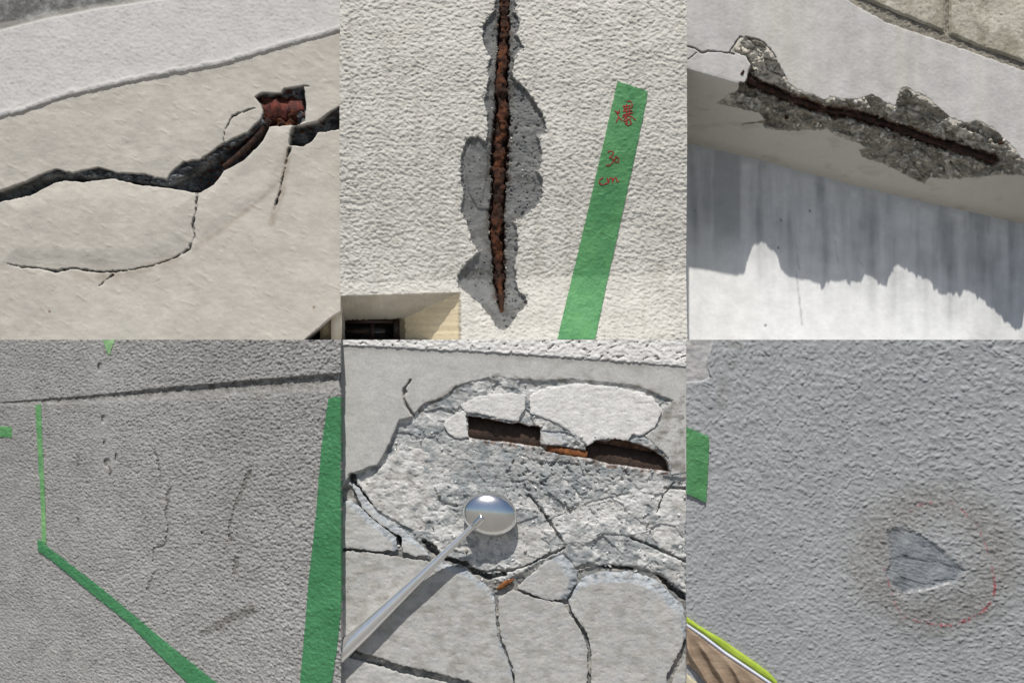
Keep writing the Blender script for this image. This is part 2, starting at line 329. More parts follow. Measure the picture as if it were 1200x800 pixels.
# ================================================================== 1  upper left: cracked painted wall under a ledge
def wall_one():
    w = empty('cracked_wall', 0, 0, 0, 'cream painted wall with a wide black crack stepping up to a rusty hole', 'wall')
    mat = wall_mat('cream_paint', ((.48, .45, .40), (.525, .495, .445)), ((.04, .043, .047), (.20, .21, .215)), extra=(.44, .43, .42), stain=(.42, .3, .19), speck=.15, bmp=.2, big=5, conc_scale=34)
    U, V = grid(-14, 399, -14, 398, 1.0)
    edge = curve([(-14, 141), (0, 138), (28, 131), (75, 114), (120, 104), (150, 97), (185, 90), (265, 75), (330, 55), (399, 37)], U)+1.3*fbm(U/16, 0*V, 4, 3)
    up = edge-V                                                     # >0 on the ledge
    led = sstep(-.6, 1.2, up)
    base = np.full(U.shape, TOP)+np.clip(up-5, 0, None)*.33
    # trowelled render: low diagonal ridges
    a = (U*.83-V*-.55)
    h = 1.1*fbm(U/60, V/60, 3, 1)+.10*fbm((U*.8+V*.6)/30, (V*.8-U*.6)/9, 4, 2)*(1-led)+.22*fbm(U/9, V/6, 3, 5)*(1-led)
    f1, f2, idd = worley((U*.75+V*.45)/26, (V*.8-U*.5)/13, 4)
    h += (.22*sstep(0, .9, f1)+.5*sstep(.42, .62, fbm((U+V*.5)/20, (V-U*.5)/8, 3, 91))*.6)*(1-led)
    # the ledge: sprayed grain, rolled rim with drips
    h += led*(.55*fbm(U/5, V/4, 3, 8)+.35*fbm(U/14, V/12, 3, 9)-.5*sstep(.55, .75, fbm(U/4.2, V/4.2, 2, 19)))
    lipw = 6+2.5*fbm(U/13, 0*V, 3, 12)
    h += 1.8*np.clip(1-((up-lipw*.5)/(lipw*.62))**2, 0, 1)**.5*(up > -1.5)+led*.7*(1-sstep(4, 16, up))
    # main crack
    main = [(-14, 227), (0, 224), (30, 213), (65, 198), (85, 203), (115, 196), (135, 202), (170, 205), (195, 210), (200, 203), (215, 190), (235, 187), (262, 168), (290, 155), (300, 145), (307, 138),
            (316, 146), (310, 160), (303, 171), (285, 187), (262, 200), (250, 216), (231, 226), (215, 223), (195, 220), (165, 217), (130, 209), (95, 213), (75, 211), (62, 214), (35, 229), (0, 236), (-14, 239)]
    hole = [(299, 114), (308, 109), (330, 110), (333, 104), (345, 103), (355, 100), (358, 120), (357, 142), (350, 146), (340, 147), (314, 148), (307, 142), (308, 128)]
    rite = [(339, 171), (340, 158), (344, 148), (358, 146), (372, 143), (385, 133), (402, 122), (402, 150), (385, 153), (372, 155), (366, 164), (355, 171)]
    sm, sh, sr = (sdf(U, V, jag(q, 4, 1.3, k)) for k, q in ((1, main), (2, hole), (3, rite)))
    s = np.maximum(np.maximum(sm, sh), sr)
    inm = sstep(-.8, .9, s)
    # the broken lower lip stands a little proud of the upper one
    tongue = sdf(U, V, np.array([(0, 232), (62, 212), (130, 207), (200, 219), (231, 226), (230, 262), (226, 285), (205, 302), (150, 317), (85, 316), (0, 309)]))
    h += 3.2*sstep(-3, 26, tongue)
    low = sdf(U, V, np.array([(231, 226), (262, 200), (312, 148), (345, 147), (338, 175), (326, 225), (300, 240), (228, 290)]))
    h += 1.6*sstep(-2, 14, low)
    slope = np.clip((V-curve([(0, 214), (65, 198), (135, 202), (195, 212), (262, 172), (305, 142), (345, 140), (399, 122)], U))/16, 0, 1)
    deep = lerp(4, 24, sstep(.25, .85, slope))+5*fbm(U/11, V/5, 4, 22, .65)
    h -= inm*np.where(sh > np.maximum(sm, sr), 8+9*sstep(.2,-.3,fbm(U/14,V/14,2,27))+3*fbm(U/5, V/5, 3, 25), deep)
    # hairline cracks
    cr = np.zeros(U.shape)
    for k, (pts, wd) in enumerate([([(231, 224), (230, 245), (226, 262), (228, 278), (222, 292), (205, 302)], [1.2, .7, 1.1, .6]),
                    ([(205, 302), (180, 311), (150, 317), (120, 319), (102, 317)], [.3, .35, .6, .8]), ([(102, 317), (85, 314), (65, 318), (45, 314), (25, 313), (9, 309)], [.9, .6, 1.1, .5, .9, .2]),
                    ([(132, 322), (116, 335)], [.9, .4]), ([(339, 174), (335, 192)], [1.1, .8]), ([(334, 197), (328, 222), (321, 247)], [.2, .8, .9]),
                    ([(262, 166), (264, 152), (273, 136), (288, 130), (299, 127)], [.2, .4, .8, .4]), ([(355, 101), (362, 101)], [1, .4])]):
        c_ = crack(U, V, pts, wd, 30+k); cr = np.maximum(cr, c_*np.clip(.75+.9*fbm(U/9, V/9, 2, 36), .12, 1))
    h -= cr*5
    # rust water stains beside the cracks
    st = np.zeros(U.shape)
    for pts, wd, am in [([(228, 292), (270, 262), (310, 230), (333, 205)], 3, .38), ([(338, 175), (330, 225), (318, 262)], 4, .55), ([(205, 303), (150, 320), (110, 326), (90, 322)], 5, .4)]:
        st = np.maximum(st, am*1.25*(1-sstep(0, wd*1.8, seg_dist(U, V, pts))))
    st = np.clip(st*(.7+.5*fbm(U/10, V/10, 3, 40)), 0, 1)
    dents = sstep(.62, .7, fbm(U/10, V/7, 2, 77))*.35*(1-led)
    st = np.maximum(st, np.where((np.hypot(U-368, V-360) < 2) | (np.hypot(U-58, V-365) < 1.6), 1, 0))
    rust = sstep(.05, .3, fbm(U/9, V/5, 3, 51)-.18+.9*(sh > 1)*(V > 112)*(U < 348))*inm*(U > 225)
    far = sstep(-1, 1.5, curve([(-14, 38), (0, 36), (50, 23), (110, 11), (200, -2), (399, -40)], U)-V)
    base = base+far*14
    grey = sdf(U, V, np.array([(-20, -20), (190, -20), (150, 0), (90, 8), (50, 16), (20, 24), (-20, 30)]))
    conc = np.clip(inm+cr, 0, 1); conc = np.maximum(conc, far*.62+sstep(-2, 2, grey)*.25)
    pale = led*(1-far*.9)
    dirt_shade = np.clip(st+led*.3*sstep(.5, .72, fbm(U/4.2, V/4.2, 2, 19)), 0, 1)
    cut = [(399, 398), (399, 366), (392, 370), (384, 376), (374, 385), (364, 393), (358, 398), (356, 410), (410, 410), (410, 366)]
    sc = sdf(U, V, np.array(cut)); h -= 70*sstep(-.7, .7, sc)
    ex = np.linspace(-20, 404, 90); ey = curve([(-14, 141), (0, 138), (28, 131), (75, 114), (120, 104), (150, 97), (185, 90), (265, 75), (330, 55), (399, 37)], ex)+1.3*fbm(ex/16, 0*ex, 4, 3)
    split(['face', 'ledge'], U, V, base, h, (conc, rust, dirt_shade, pale), BACK_U, mat, w, [np.concatenate([np.stack([ex, ey], -1), [[404, -20], [-20, -20]]])])
    # stump of a rusted bar at the back of the hole
    tube('rebar', polyline([(306, 130, TOP+23), (330, 130, TOP+22), (347, 127, TOP+22), (352, 126, TOP+24)]), [15, 18, 17, 15], M_rust_red, w, 40, .3, 3, 9)
    tube('rebar', polyline([(262, 196, TOP+10), (285, 177, TOP+10), (306, 155, TOP+9), (316, 140, TOP+8)]), [3, 4.5, 5], M_rust_dark, w, 12, .25, 5, 6)
    # corner of a window frame seen past the curved end of the wall
    f = empty('corner_window', 0, 0, 0, 'cream window frame corner showing past the lower right end of the cracked wall', 'window')
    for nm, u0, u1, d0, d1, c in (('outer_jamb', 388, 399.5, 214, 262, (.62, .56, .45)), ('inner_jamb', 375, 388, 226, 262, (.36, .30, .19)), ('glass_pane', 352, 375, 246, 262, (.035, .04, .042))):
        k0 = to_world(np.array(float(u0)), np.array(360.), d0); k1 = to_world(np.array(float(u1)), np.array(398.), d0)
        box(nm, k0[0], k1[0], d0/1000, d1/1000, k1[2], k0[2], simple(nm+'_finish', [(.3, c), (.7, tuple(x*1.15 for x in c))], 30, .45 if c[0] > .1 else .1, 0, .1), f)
    return w
wall_one()

# ================================================================== 2  upper middle: white stucco, long spall with a vertical bar, marked tape
def stucco2(U, V):
    wx, wy = 2.5*fbm(U/23, V/23, 2, 101), 2.5*fbm(U/23+9, V/23, 2, 102)
    n = fbm((U+wx+V*.25)/5.6, (V+wy-U*.12)/4.2, 3, 103, .55); f1, f2, idd = worley((U+wy)/5.4, (V+wx)/4.2, 104)
    return 1.15*sstep(-.45, .55, n)+.95*(1-np.clip(f1*1.25, 0, 1))*(.3+.9*idd)+.35*fbm(U/2.7, V/2.3, 2, 105)
def wave2(U, V):
    """lean added for bands of light and shade: out, back, then out again"""
    v = V+.03*(U-600)+3*fbm(U/40, V*0, 2, 131)
    return np.interp(v, [-30, 60, 150, 185, 300, 326, 334, 400], [0, 8.5, 12, 11.6, 1.0, -1.2, .6, 17])+1.2*fbm(U/90, V/50, 3, 133)
def wall_two():
    w = empty('stucco_wall', 0, 0, 0, 'off white stucco wall broken open down the middle over a rusty vertical bar', 'wall')
    mat = wall_mat('white_stucco', ((.50, .485, .445), (.57, .555, .515)), ((.15, .155, .155), (.20, .20, .195)), extra=(.58, .50, .35), stain=(.42, .38, .3), speck=.25, bmp=.3, big=4, conc_scale=55)
    U, V = grid(399, 804, -14, 398, .8)
    sp = [(581, -16), (581, 0), (578, 14), (570, 24), (566, 32), (565, 50), (570, 60), (576, 70), (572, 76), (572, 92), (570, 108), (568, 118), (567, 124), (571, 130), (572, 150), (570, 168), (562, 163), (552, 161), (545, 168), (541, 182),
          (540, 198), (541, 215), (543, 228), (540, 248), (547, 262), (552, 280), (557, 290), (560, 296), (550, 305), (540, 315), (536, 325), (537, 335), (545, 342), (555, 350), (563, 357), (570, 365), (577, 375), (580, 383), (590, 387), (596, 384),
          (604, 372), (610, 365), (618, 356), (617, 348), (608, 342), (605, 330), (605, 318), (603, 312), (606, 300), (607, 280), (606, 268), (602, 262), (612, 255), (622, 248), (632, 238), (636, 230), (635, 222), (636, 210), (630, 202),
          (633, 195), (635, 180), (633, 168), (629, 160), (640, 158), (640, 148), (636, 136), (628, 122), (618, 108), (608, 98), (602, 94), (601, 85), (604, 65), (614, 58), (610, 48), (604, 42), (610, 33), (608, 22), (602, 15), (606, 8), (604, 0), (604, -16)]
    lf = [(-16, 587), (0, 586), (25, 584), (60, 583), (75, 582), (100, 580), (125, 581), (150, 578), (165, 576), (190, 575), (225, 576), (250, 574), (270, 573), (290, 575), (310, 578), (330, 577), (345, 581), (358, 584), (366, 588)]
    rt = [(-16, 596), (0, 596), (20, 597), (60, 597), (90, 596), (110, 594), (125, 597), (150, 597), (180, 596), (210, 594), (240, 591), (270, 591), (300, 592), (325, 592), (345, 591), (358, 590), (366, 588)]
    s = sdf(U, V, jag(sp, 2.2, 2.0, 1)); ins = sstep(-.4, .8, s)
    trench = np.minimum(U-curve(lf, V), curve(rt, V)-U)+2.6*fbm(U/6, V/8, 4, 4); trench = np.where(V > 366, -5, trench); tr = sstep(-1.2, 2.2, trench)
    st = stucco2(U, V)*(1-.35*sstep(0, 14, -np.abs(s+6)+12)*0)
    wave = wave2(U, V)
    side = U-(curve(lf, V)+curve(rt, V))/2
    bowl = sstep(0, 26, s)*4+sstep(0, 3, s)*2.6
    layer = 1.6*sstep(-.6, .8, sdf(U, V, jag([(552, 163), (565, 165), (572, 172), (571, 200), (566, 232), (574, 245), (560, 244), (549, 225), (546, 200), (547, 180)], 4, 1.2, 6)))
    layer += 1.5*sstep(-.5, .8, sdf(U, V, jag([(572, 74), (582, 72), (580, 120), (578, 160), (573, 168), (574, 130)], 4, 1.2, 8)))
    rough = (.9*fbm(U/9, V/9, 4, 9)+.4*fbm(U/2.6, V/2.6, 2, 10))*np.where(side > 0, 1.35, .6)
    gouge = 2.2*sstep(.35, .6, fbm(U/7, V/9, 3, 14))*(side > 0)
    pits = sstep(.55, .75, fbm(U/3.4, V/3.4, 2, 15))*2.2*sstep(-.1, .4, fbm(U/30, V/30, 2, 17))
    cavity = -(2.2+bowl)+layer+rough-gouge-pits
    h = lerp(st+wave, cavity+wave, ins)-tr*(13+2*fbm(U/5, V/8, 3, 16))*ins
    # crumbled grains along the broken edge
    edge = (1-sstep(0, 5, np.abs(s)))*sstep(.1, .5, fbm(U/4, V/4, 2, 18)); h -= edge*1.6*(s < 0)
    # splayed window opening, lower left
    top = curve([(399, 346), (440, 345), (500, 343), (541, 342)], U)+.8*fbm(U/9, V*0, 3, 33)
    dv = np.clip((V-top)/29., 0, 1); du = np.clip((541+1.3*fbm(V/8, U*0, 2, 34)-U)/71., 0, 1); t = np.minimum(dv, du)
    rec = (t > 0); flat = sstep(0, .06, t)
    h = lerp(h, .25*fbm(U/6, V/3, 3, 35)-54*t, flat)
    glass = (t > .985)
    pale = flat*np.where(du <= dv, 1, .0); dirt_shade = flat*np.where(du > dv, .85, .15*sstep(.2, .9, du))+.12*sstep(.1, .6, fbm(U/50, V/28, 3, 41))*(1-ins)  # opening: shade painted on its head, warm light on its right side
    rust = np.maximum(tr*ins*.95, ins*.55*sstep(7, 0, np.abs(trench))*sstep(.1, .5, fbm(U/8, V/12, 3, 43)))
    rust = np.maximum(rust, np.where((side < 14) & (side > 3) & (np.abs(V-208) < 4), .5, 0)*ins)
    dirt_shade = np.maximum(dirt_shade, np.clip(pits*.35+.55*(1-sstep(0, 9, trench*-1))*(trench < 0)+.5*sstep(.1, .5, fbm(U/16, V/22, 4, 44)), 0, .9)*ins)
    conc = np.clip(ins+edge*.6*(s < 0), 0, 1)
    h = np.where(glass, h-14, h)
    xs = np.linspace(395, 541, 40); tp = curve([(399, 346), (440, 345), (500, 343), (541, 342)], xs)+.8*fbm(xs/9, xs*0, 3, 33)
    split(['face', 'broken_concrete', 'window_reveal'], U, V, TOP, h, (conc, rust, np.clip(dirt_shade+.22*(1-ins)*(1-flat)*sstep(.0, .7, fbm(U/11, V/120, 4, 46))+.2*(1-ins)*sstep(.25, .6, fbm(U/3, V/3, 2, 47))*sstep(-.2, .4, fbm(U/60, V/50, 2, 48)), 0, 1), pale), BACK_U, mat, w, [jag(sp, 2.2, 2.0, 1), np.concatenate([np.stack([xs, tp], -1), [[541, 404], [395, 404]]])])
    crumbs('loose_grit', scatter(U, V, TOP-h, ins*(.15+sstep(6, 1, s)+.9*sstep(7, 1, -trench)*(trench < 0))*(trench < 0), 700, 15, .2), (.5, 2.2), mat, w, 15, 0, 0)
    ctr = [((curve(lf, y)+curve(rt, y))/2+1.0*math.sin(y/17.), y, TOP+10.5-float(wave2(np.array(590.), np.array(y)))+2.5*math.sin(y/23.)) for y in np.arange(-14, 369, 3.)]
    tube('rebar', polyline(ctr), [4.6, 5.2, 5.4, 6.2, 6.4, 6.4, 6.2, 6.0, 5.2, 2.0], M_rust, w, 24, 1.0, 11, 11)
    # window in the opening: dark timber sash
    f = empty('window', 0, 0, 0, 'dark brown timber window set back in the lower left corner of the stucco wall', 'window')
    dk = simple('dark_stained_timber', [(.3, (.010, .006, .004)), (.7, (.03, .014, .008))], 60, .5, 0, .3, 200, (1, 1, 8))
    def bit(nm, u0, u1, v0, v1, d0, d1, m):
        a = to_world(np.array(float(u0)), np.array(float(v0)), d0); b = to_world(np.array(float(u1)), np.array(float(v1)), d0)
        return box(nm, a[0], b[0], d0/1000, d1/1000, b[2], a[2], m, f)
    sa = bit('sash', 461, 468, 374, 398, TOP+56, TOP+64, dk)
    for o in (bit('head_rail', 399.5, 461, 374, 379, TOP+56.5, TOP+64, dk), bit('glazing_bar', 434, 439, 379, 398, TOP+57, TOP+64, dk), bit('transom', 399.5, 434, 386, 391, TOP+57.5, TOP+64, dk), bit('pane', 399.5, 461, 379, 398, TOP+61, TOP+63, simple('dark_glass', [(.3, (.006, .006, .007)), (.7, (.012, .011, .01))], 20, .08, 0, 0))): o.parent = sa
    return w
wall_two()

def tape(name, outline, wfun, base_f, lift, mat, label, wall_noise, group='green masking tapes', seed=0, step=1.0, back=None, rough=.6):
    P = jag(outline, 5, rough, seed); x0, y0 = P.min(0)-2; x1, y1 = P.max(0)+2
    U, V = grid(x0, x1, y0, y1, step)
    h = lift+wall_noise(U, V)+.5*fbm(U/16, V/16, 3, seed+5)+.5*np.exp(-(fbm(U/28, V/28, 3, seed+7)/.06)**2)
    d = sdf(U, V, P); h = h-.6*(1-sstep(0, 2.5, d))*(.4+.9*fbm(U/9, V/9, 2, seed+9))
    o = sheet(name, U, V, base_f(U), h, (0*U, 0*U, 0*U, 0*U), back, mat, None, P, wfun)
    return tag(o, label, 'tape', group)
M_tape2 = tape_mat('green_tape', (.048, .19, .075), (.12, .34, .13), 1)
t2 = tape('masking_tape', [(723, 97), (735, 101), (758, 109), (757, 118), (728, 255), (696.5, 397.5), (652.5, 397.5), (680, 285)], None, lambda U: TOP, 2.5, M_tape2,
     'long green tape with red handwriting leaning beside the spalled stucco', lambda U, V: wave2(U, V)+.2*stucco2(U, V)+1.1*np.exp(-((U-(735+(V-97)*.35))/3.)**2)*(V < 118), seed=70, back=TOP+1)
def script(name, strokes, ox, oy, k, r=.62):
    """felt-pen strokes lying on the tape"""
    parts = []; cos = []; fs = []; n0 = 0
    for st in strokes:
        p = np.array(st, float); p = np.stack([ox+p[:, 0]/k, oy+p[:, 1]/k], -1)
        for it in range(1):                                          # round the corners
            if len(p) > 2: p = np.concatenate([p[:1], np.stack([.75*p[:-1]+.25*p[1:], .25*p[:-1]+.75*p[1:]], 1).reshape(-1, 2), p[-1:]])
        L = np.concatenate([[0], np.cumsum(np.linalg.norm(np.diff(p, axis=0), axis=1))]); t = np.linspace(0, L[-1], max(3, int(L[-1]/.8)))
        p = np.stack([np.interp(t, L, p[:, 0]), np.interp(t, L, p[:, 1])], -1)
        T = np.gradient(p, axis=0); T /= np.linalg.norm(T, axis=1)[:, None]+1e-9; N = np.stack([-T[:, 1], T[:, 0]], -1)
        wd = r*(1+.25*np.sin(np.arange(len(p))*.7))[:, None]
        rows = [p+N*wd, p+N*wd*.5, p-N*wd*.5, p-N*wd]
        X = np.stack(rows, 1); x_, y_ = X[..., 0], X[..., 1]; lift = 2.5+.75+wave2(x_, y_)+.2*stucco2(x_, y_)+.5*fbm(x_/16, y_/16, 3, 75)+.5*np.exp(-(fbm(x_/28, y_/28, 3, 77)/.06)**2)-np.array([.3, 0, 0, .3])
        co = to_world(X[..., 0], X[..., 1], TOP, lift).reshape(-1, 3); i = np.arange(len(p)*4).reshape(-1, 4)+n0
        for a in range(3): fs.append(np.stack([i[:-1, a], i[:-1, a+1], i[1:, a+1], i[1:, a]], -1))
        cos.append(co); n0 += len(co)
    return link(name, raw_mesh(name, np.concatenate(cos), np.concatenate(fs)), M_ink, t2)
script('handwriting', [[(398, 208), (414, 224)], [(426, 205), (421, 224)], [(413, 212), (420, 240), (414, 262), (404, 280)], [(420, 246), (442, 266)],
    [(450, 175), (455, 214)], [(470, 156), (495, 150), (501, 182), (492, 196)], [(455, 182), (490, 177)], [(452, 198), (492, 193)], [(446, 213), (500, 206)], [(467, 168), (468, 238)], [(484, 176), (482, 236)],
    [(444, 234), (505, 220)], [(442, 247), (462, 238), (492, 238), (520, 264)], [(470, 240), (446, 268)], [(470, 248), (472, 286), (458, 278)], [(452, 272), (492, 252)], [(460, 284), (474, 296), (498, 284), (484, 262)]], 640, 90, 5)
script('handwriting', [[(356, 453), (368, 443), (383, 443), (392, 455), (384, 469), (362, 481), (380, 481), (391, 492), (389, 509), (366, 528), (346, 524)], [(404, 477), (396, 500), (406, 512), (424, 500), (420, 482), (402, 478)]], 640, 90, 5)
script('handwriting', [[(332, 598), (312, 606), (307, 628), (325, 641), (356, 628)], [(355, 598), (362, 634)], [(361, 624), (367, 606), (379, 594), (386, 606), (388, 632)], [(387, 622), (393, 603), (405, 593), (410, 606), (411, 626), (426, 614)]], 640, 90, 5)

# ================================================================== 3  upper right: balcony beam with broken soffit
FOLD = [(790, 76), (804, 80), (866, 98), (1000, 137), (1200, 196), (1214, 200)]
SOFF = [(790, 164), (804, 167), (900, 190), (1000, 217), (1100, 240), (1200, 262), (1214, 265)]
def DEEP(u): return curve([(790, 131), (804, 130), (1200, 106), (1214, 105)], u)
def wall_three():
    w = empty('balcony_beam', 0, 0, 0, 'pale concrete balcony beam with its lower edge broken away along a rusty bar', 'balcony')
    mat = wall_mat('beam_paint', ((.46, .45, .44), (.56, .55, .54)), ((.21, .195, .16), (.38, .35, .285)), extra=(.64, .60, .52), stain=(.3, .25, .17), speck=.2, bmp=.3, big=6, conc_scale=110)
    U, V = grid(804, 1214, -14, 270, .85)
    fold = curve(FOLD, U); soff = curve(SOFF, U)
    sp = [(839, 121), (852, 111), (865, 105), (866, 98), (875, 95), (877, 88), (879, 76), (874, 66), (862, 62), (857, 60), (866, 44), (873, 43), (888, 47), (897, 52), (906, 64), (916, 78), (925, 97), (935, 105), (950, 110), (968, 117),
          (973, 112), (985, 115), (1000, 116), (1010, 114), (1023, 110), (1035, 118), (1048, 124), (1052, 115), (1055, 103), (1060, 102), (1075, 108), (1085, 112), (1100, 125), (1115, 138), (1130, 143), (1150, 142), (1165, 150), (1177, 163),
          (1188, 172), (1195, 183), (1214, 196), (1214, 207), (1185, 205), (1165, 206), (1145, 208), (1110, 210), (1090, 208), (1082, 216), (1075, 213), (1060, 204), (1045, 197), (1030, 190), (1010, 184), (1007, 176), (1016, 172), (1000, 166),
          (980, 160), (972, 153), (950, 152), (930, 154), (910, 153), (896, 151), (893, 145), (898, 141), (890, 133), (870, 128), (850, 124)]
    P = jag(sp, 2.5, 2.0, 7); s = sdf(U, V, P); ins = sstep(-.5, .7, s)
    k = DEEP(U)/np.maximum(soff-fold, 1); d0 = TOP+np.clip(V-fold, 0, None)*k; d0 = np.minimum(d0, TOP+DEEP(U)+6)
    # chord from the upper to the lower break line in every column
    im = s > 0; vU = np.where(im, V, 1e9).min(0); vL = np.where(im, V, -1e9).max(0); u1 = U[0]
    ok = vU < 1e8
    vU = np.interp(u1, u1[ok], vU[ok]); vL = np.interp(u1, u1[ok], vL[ok])
    ker = np.ones(9)/9; pad = lambda a: np.convolve(np.pad(a, 4, mode='edge'), ker, 'valid'); vU, vL = pad(vU), pad(vL)
    dL = TOP+np.clip(vL-fold[0], 0, None)*k[0]
    tt = np.clip((V-vU)/np.maximum(vL-vU, 1), 0, 1); chord = TOP+(dL-TOP)*tt**1.15
    f1, f2, idd = worley(U/9+.3*fbm(U/9, V/9, 2, 2), V/7, 9)
    stones = (1-np.clip(f1*1.2, 0, 1))*3.0+idd*2.2
    f1b, f2b, idb = worley((U*.9+V*.4)/21, (V*.9-U*.4)/12, 12)
    rough = 2.2*fbm(U/16, V/10, 4, 21)+1.3*fbm(U/4, V/3, 3, 22)+stones*.9+idb*6.5-4.5
    bar = [(869, 84), (880, 95), (905, 106), (950, 123), (975, 131), (990, 131), (1040, 146), (1100, 167), (1165, 187)]
    db = seg_dist(U, V, bar); slot = (1-sstep(4, 9, db+2*fbm(U/7, V/7, 2, 31)))
    flake = sdf(U, V, np.array([(857, 60), (866, 44), (888, 47), (906, 64), (925, 97), (905, 95), (880, 82), (878, 70)]))
    sp_d = np.maximum(d0, chord)+(3.0*sstep(0, 9, s)-1.25*rough*sstep(0, 4, s)+slot*9)
    sp_d = np.where(sp_d < d0+.5*(s > 0), d0+.5, sp_d)
    d = lerp(d0, sp_d, ins)
    # weathered smooth coat, rounded arris
    h = .35*fbm(U/22, V/22, 3, 41)+.16*fbm(U/4, V/4, 2, 42); h += -.3*np.exp(-((V-fold)/2)**2)
    cr = np.maximum.reduce([crack(U, V, [(800, 53), (815, 57), (822, 62), (830, 60), (845, 61), (860, 63)], [.6, .8, .5, .7], 3), crack(U, V, [(869, 146), (884, 143), (899, 142)], [.4, 1.0, 1.4], 4),
                            crack(U, V, [(855, 62), (862, 50), (868, 43), (890, 47), (900, 55), (910, 68)], [.5, .8, .7], 5), crack(U, V, [(806, 70), (816, 62)], .2, 6)])
    h -= 3*cr*(1-ins)
    # mortar groove and the blocks above it
    gb = curve([(990, -2), (1000, 5), (1040, 27), (1110, 51), (1200, 83), (1214, 88)], U)+1.5*fbm(U/8, V*0, 3, 51); gt = gb-12-1.5*fbm(U/7, V*0+5, 3, 52)
    above = sstep(-.6, .6, gb-V)
    h -= above*(2.6+1.0*fbm(U/4, V/4, 3, 53))
    streak = np.clip(.5+.9*fbm(U/16, V/130, 3, 61), 0, 1)
    rstain = sstep(.2, .65, fbm(U/14, V/9, 4, 63))*ins*.7+ins*(1-sstep(3, 22, db))*sstep(.0, .5, fbm(U/9, V/16, 3, 64))*.8
    rstain = np.clip(np.maximum(rstain*.5, slot*ins*.9), 0, 1)
    tone = sstep(.55, .8, idb)*.55+sstep(.75, .9, idd)*.5; pale = np.clip(np.maximum(tone*sstep(-.25, .2, fbm(U/6, V/5, 4, 73)), 0)*ins*np.where(V < fold+22, 1, .45)+sstep(.25, .6, fbm(U/13, V/8, 6, 71, .75)+.30*(flake > 2)+.15*(V < fold-8)+.05*rough)*ins*.85, 0, 1)
    soffit = sstep(0, 2, V-fold)*(1-ins)
    dirt_shade = np.clip(above*.3+cr+.18*streak*(1-ins)*(V < fold)+.35*(1-sstep(0, 14, np.abs(soff-V)))*soffit+.0*soffit+.22*soffit*sstep(.2, .6, fbm(U/40, V/14, 3, 81)), 0, 1)
    wash = (np.exp(-((U-1056)/7)**2)*.6+np.exp(-((U-1075)/4)**2)*.5+np.exp(-((U-915)/40)**2)*.5+np.exp(-((U-1146)/5)**2)*.5)*(1-ins)*(V < fold)*(1-above); pale = np.maximum(pale, .75*soffit); pale = np.maximum(pale, .8*np.clip(wash*(.7+.5*fbm(U/5, V/40, 3, 77)), 0, 1))  # bounce light painted into the soffit as a warm pale tone
    conc = np.clip(np.maximum(ins-pale, above*.85), 0, 1)
    fx = np.linspace(798, 1220, 60); gx = np.linspace(990, 1220, 50); gy = curve([(990, -2), (1000, 5), (1040, 27), (1110, 51), (1200, 83), (1214, 88)], gx)+1.5*fbm(gx/8, gx*0, 3, 51)
    split(['beam_face', 'soffit', 'broken_concrete', 'mortar_joint'], U, V, d, h, (conc, rstain, dirt_shade, pale), BACK_U, mat, w,
          [np.concatenate([np.stack([fx, curve(FOLD, fx)], -1), [[1220, 280], [798, 280]]]), P, np.concatenate([np.stack([gx, gy], -1), [[1220, -20], [990, -20]]])])
    def depth_at(u, v):
        i = int(np.argmin(np.abs(V[:, 0]-v))); j = int(np.argmin(np.abs(U[0]-u))); return d[i, j]-h[i, j]
    dep = pad(np.array([depth_at(a[0], a[1]) for a in polyline([(x, y, 0) for x, y in bar], 3.)]))
    q = polyline([(x, y, 0) for x, y in bar], 3.); q[:, 2] = dep-3.0
    tube('rebar', polyline(q, 1.5), [3.6, 4.0, 3.6, 2.2, 4.0, 4.2, 4.0, 4.2, 3], M_rust_dark, w, 16, .6, 21, 8)
    crumbs('bedded_stones', scatter(U, V, d-h, (s > 2)*(db > 5)*sstep(-.4, .4, fbm(U/14, V/10, 2, 88)), 900, 5, .5), (.7, 4.6), mat, w, 5, .03, .25)
    # two stained blocks above the groove, parted by an open joint
    bm = wall_mat('stained_block', ((.40, .375, .31), (.56, .535, .455)), ((.2, .19, .17), (.3, .29, .27)), stain=(.42, .39, .32), speck=.4, bmp=.4, big=14)
    for nm, x0, x1 in (('block', 985, 1107.5), ('block', 1112.5, 1214)):
        line = [(x, curve([(990, -8), (1015, 0), (1060, 19), (1100, 35), (1150, 56), (1200, 73), (1214, 78)], x)) for x in np.linspace(max(x0, 1000), x1, 16)]
        B = jag([(max(x0, 1000), -14)]+line+[(x1, -14)], 4, 1.0, 90+int(x0))
        B[:, 1] = np.maximum(B[:, 1], -14); u_, v_ = grid(B[:, 0].min()-1, B[:, 0].max()+1, -14, B[:, 1].max()+1, .9)
        ds = sdf(u_, v_, B); hh = 2.6*sstep(0, 3, ds)-2+.5*fbm(u_/5, v_/5, 3, 95)+.9*fbm(u_/30, v_/30, 2, 96)-.7*sstep(.55, .75, fbm(u_/4, v_/4, 2, 97))
        stn = np.clip(sstep(-.3, .6, fbm(u_/22, v_/40, 5, 98, .65)-.012*ds+.3)*.8+.5*sstep(.3, .6, fbm(u_/4, v_/4, 3, 99))*(ds < 22), 0, 1)
        sheet(nm, u_, v_, TOP-1, hh, (.15*sstep(.4, .7, fbm(u_/6, v_/6, 3, 93)), 0*u_, stn, 0*u_), TOP+20, bm, w, B)
    # wall in the shade under the beam
    lm = wall_mat('streaked_shaded_white', ((.76, .76, .75), (.82, .82, .81)), ((.3, .3, .3), (.4, .4, .4)), stain=(.13, .145, .165), speck=.1, bmp=.12, big=4)
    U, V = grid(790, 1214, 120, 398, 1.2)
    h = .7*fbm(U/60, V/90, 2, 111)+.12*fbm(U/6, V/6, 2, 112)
    sf = curve(SOFF, U); fall = V-sf
